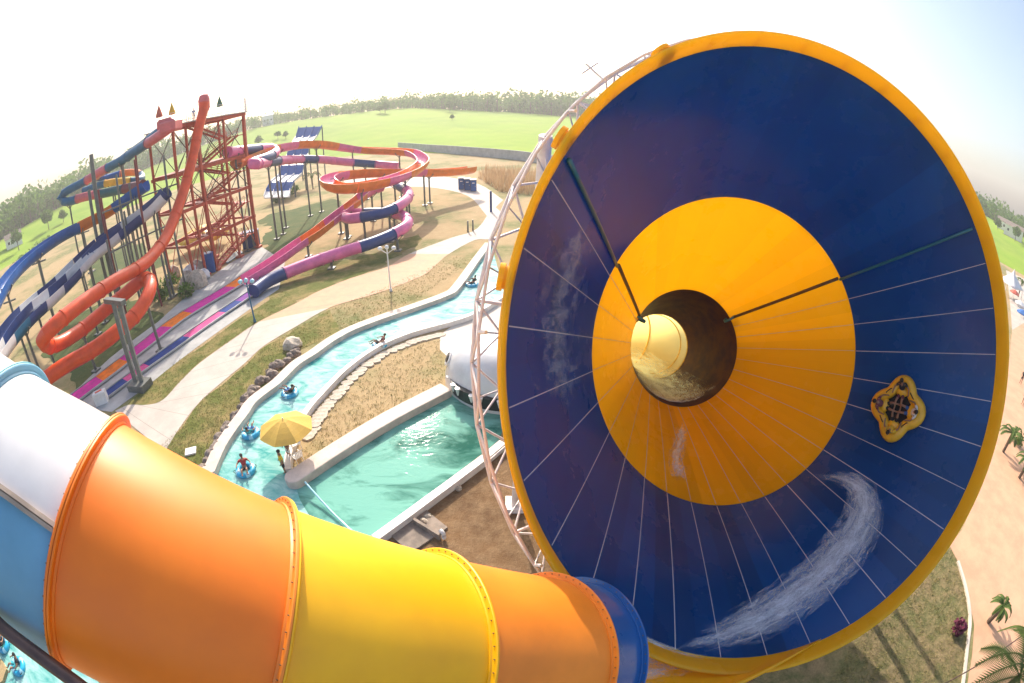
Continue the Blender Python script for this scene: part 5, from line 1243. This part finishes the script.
# ------------------------------------------------------------------ right edge
p = G(1008, 296); tn = empty('white_tent', (p[0], p[1], 0), 'white pointed tent canopy right of the funnel rim', 'tent'); x, y = p[0], p[1]
mb = MB(); vs = []; n = 16; K = 6
for i in range(K):
    q = i/(K-1); r = 3.6*q; z = 6.2-3.6*q**.6
    for k in range(n): a = 2*PI*k/n; s = 1/max(abs(math.cos(a)), abs(math.sin(a))) if q > .3 else 1; vs.append((x+r*s*.8*math.cos(a), y+r*s*.8*math.sin(a), z))
mb.add(vs, [(i*n+k, (i+1)*n+k, (i+1)*n+(k+1) % n, i*n+(k+1) % n) for i in range(K-1) for k in range(n)]); o = mb.build('roof', M_GWHITE, tn, smooth=True); o.modifiers.new('cloth', 'SOLIDIFY').thickness = .03
for sx in (-1, 1):
    for sy in (-1, 1): MB().cyl((x+sx*2.7, y+sy*2.7, 0), (x+sx*2.7, y+sy*2.7, 2.7), .07, n=8).build('post', M_WHITE, tn)
def parasol(px, m, label, r=1.4, h=2.3):
    p = G(*px); root = empty('parasol', (p[0], p[1], 0), label, 'parasol'); MB().cyl((p[0], p[1], 0), (p[0], p[1], h+.3), .03, n=8).build('pole', M_WHITE, root)
    mb = MB(); mb.lathe((p[0], p[1], 0), [(.02, h+.35), (r*.5, h+.12), (r, h-.25), (r*.99, h-.4)], 8); o = mb.build('canopy', m, root); o.modifiers.new('cloth', 'SOLIDIFY').thickness = .015
parasol((1012, 302), M_CANR, 'red parasol just right of the white tent'); parasol((1017, 314), M_GWHITE, 'white parasol below the red one at the right edge'); parasol((1019, 324), mat('blue_canvas', (.04, .14, .4), .8), 'blue parasol below the white one at the right edge'); parasol((1022, 449), mat('turquoise_canvas', (.03, .3, .3), .8), 'turquoise parasol by the palm bed at the right edge', 1.0)
for px, sh, l in (((1020, 384), BLK, 'person in black walking on the pale pavement, farther from the camera'), ((1022, 405), REDC, 'person in red walking on the pale pavement, nearer the camera')):
    p = G(*px); person((p[0], p[1], .02), 1.5, 'stand', sh, BLK, l)
def house(az_px, r, s, label, roof=M_STONEB):
    az = azel(*az_px)[0]; p = fieldpos(az, r); root = empty('house', p, label, 'house'); a = -math.radians(az)
    MB().box((p[0], p[1], p[2]+s[2]/2-.5), (s[0], s[1], s[2]+1), a).build('wall', M_WHITE, root); ca, sa = math.cos(a), math.sin(a)
    def R_(dx, dy, dz): return (p[0]+dx*ca-dy*sa, p[1]+dx*sa+dy*ca, p[2]+dz)
    x, y, z = s[0]/2+.4, s[1]/2+.4, s[2]; MB().add([R_(-x, -y, z), R_(x, -y, z), R_(x, y, z), R_(-x, y, z), R_(-x, 0, z+2), R_(x, 0, z+2)], [(0, 1, 5, 4), (2, 3, 4, 5), (0, 4, 3), (1, 2, 5), (3, 2, 1, 0)]).build('roof', roof, root)
    for dx in (-s[0]*.3, 0, s[0]*.3):
        c = R_(dx, -s[1]/2-.01, s[2]*.55); MB().box(c, (1.1, .12, 1.2), a).build('window', M_DARK, root)
house((1014, 230), 272, (12, 8, 5), 'white house with brown roof among the trees at the right edge'); house((1004, 226), 285, (9, 7, 4), 'smaller white house partly hidden by trees beside the funnel rim'); house((12, 232), 232, (9, 7, 4), 'white house among the trees at the far left edge'); house((268, 122), 440, (10, 8, 9), 'tall pinkish house on the skyline right of the tower', M_PINKW)
# guy cable and kerb of the lawn
a_ = G(940, 686, .2); b_ = G(1040, 622, 3.0); tag(MB().sweep(smooth_path([a_, a_*.5+b_*.5+V(0, 0, -.15), b_], 6), circ(.035, 6)).build('guy_cable', M_BSTEEL), 'dark cable slanting over the lawn and path at lower right', 'cable')
pts = smooth_path([G(*q) for q in [(958, 562), (966, 590), (970, 620), (967, 650), (962, 690)]], 5)
wall_strip('kerb', offset(pts, -.02), offset(pts, .16), -.05, .14, M_CONC)
# haze
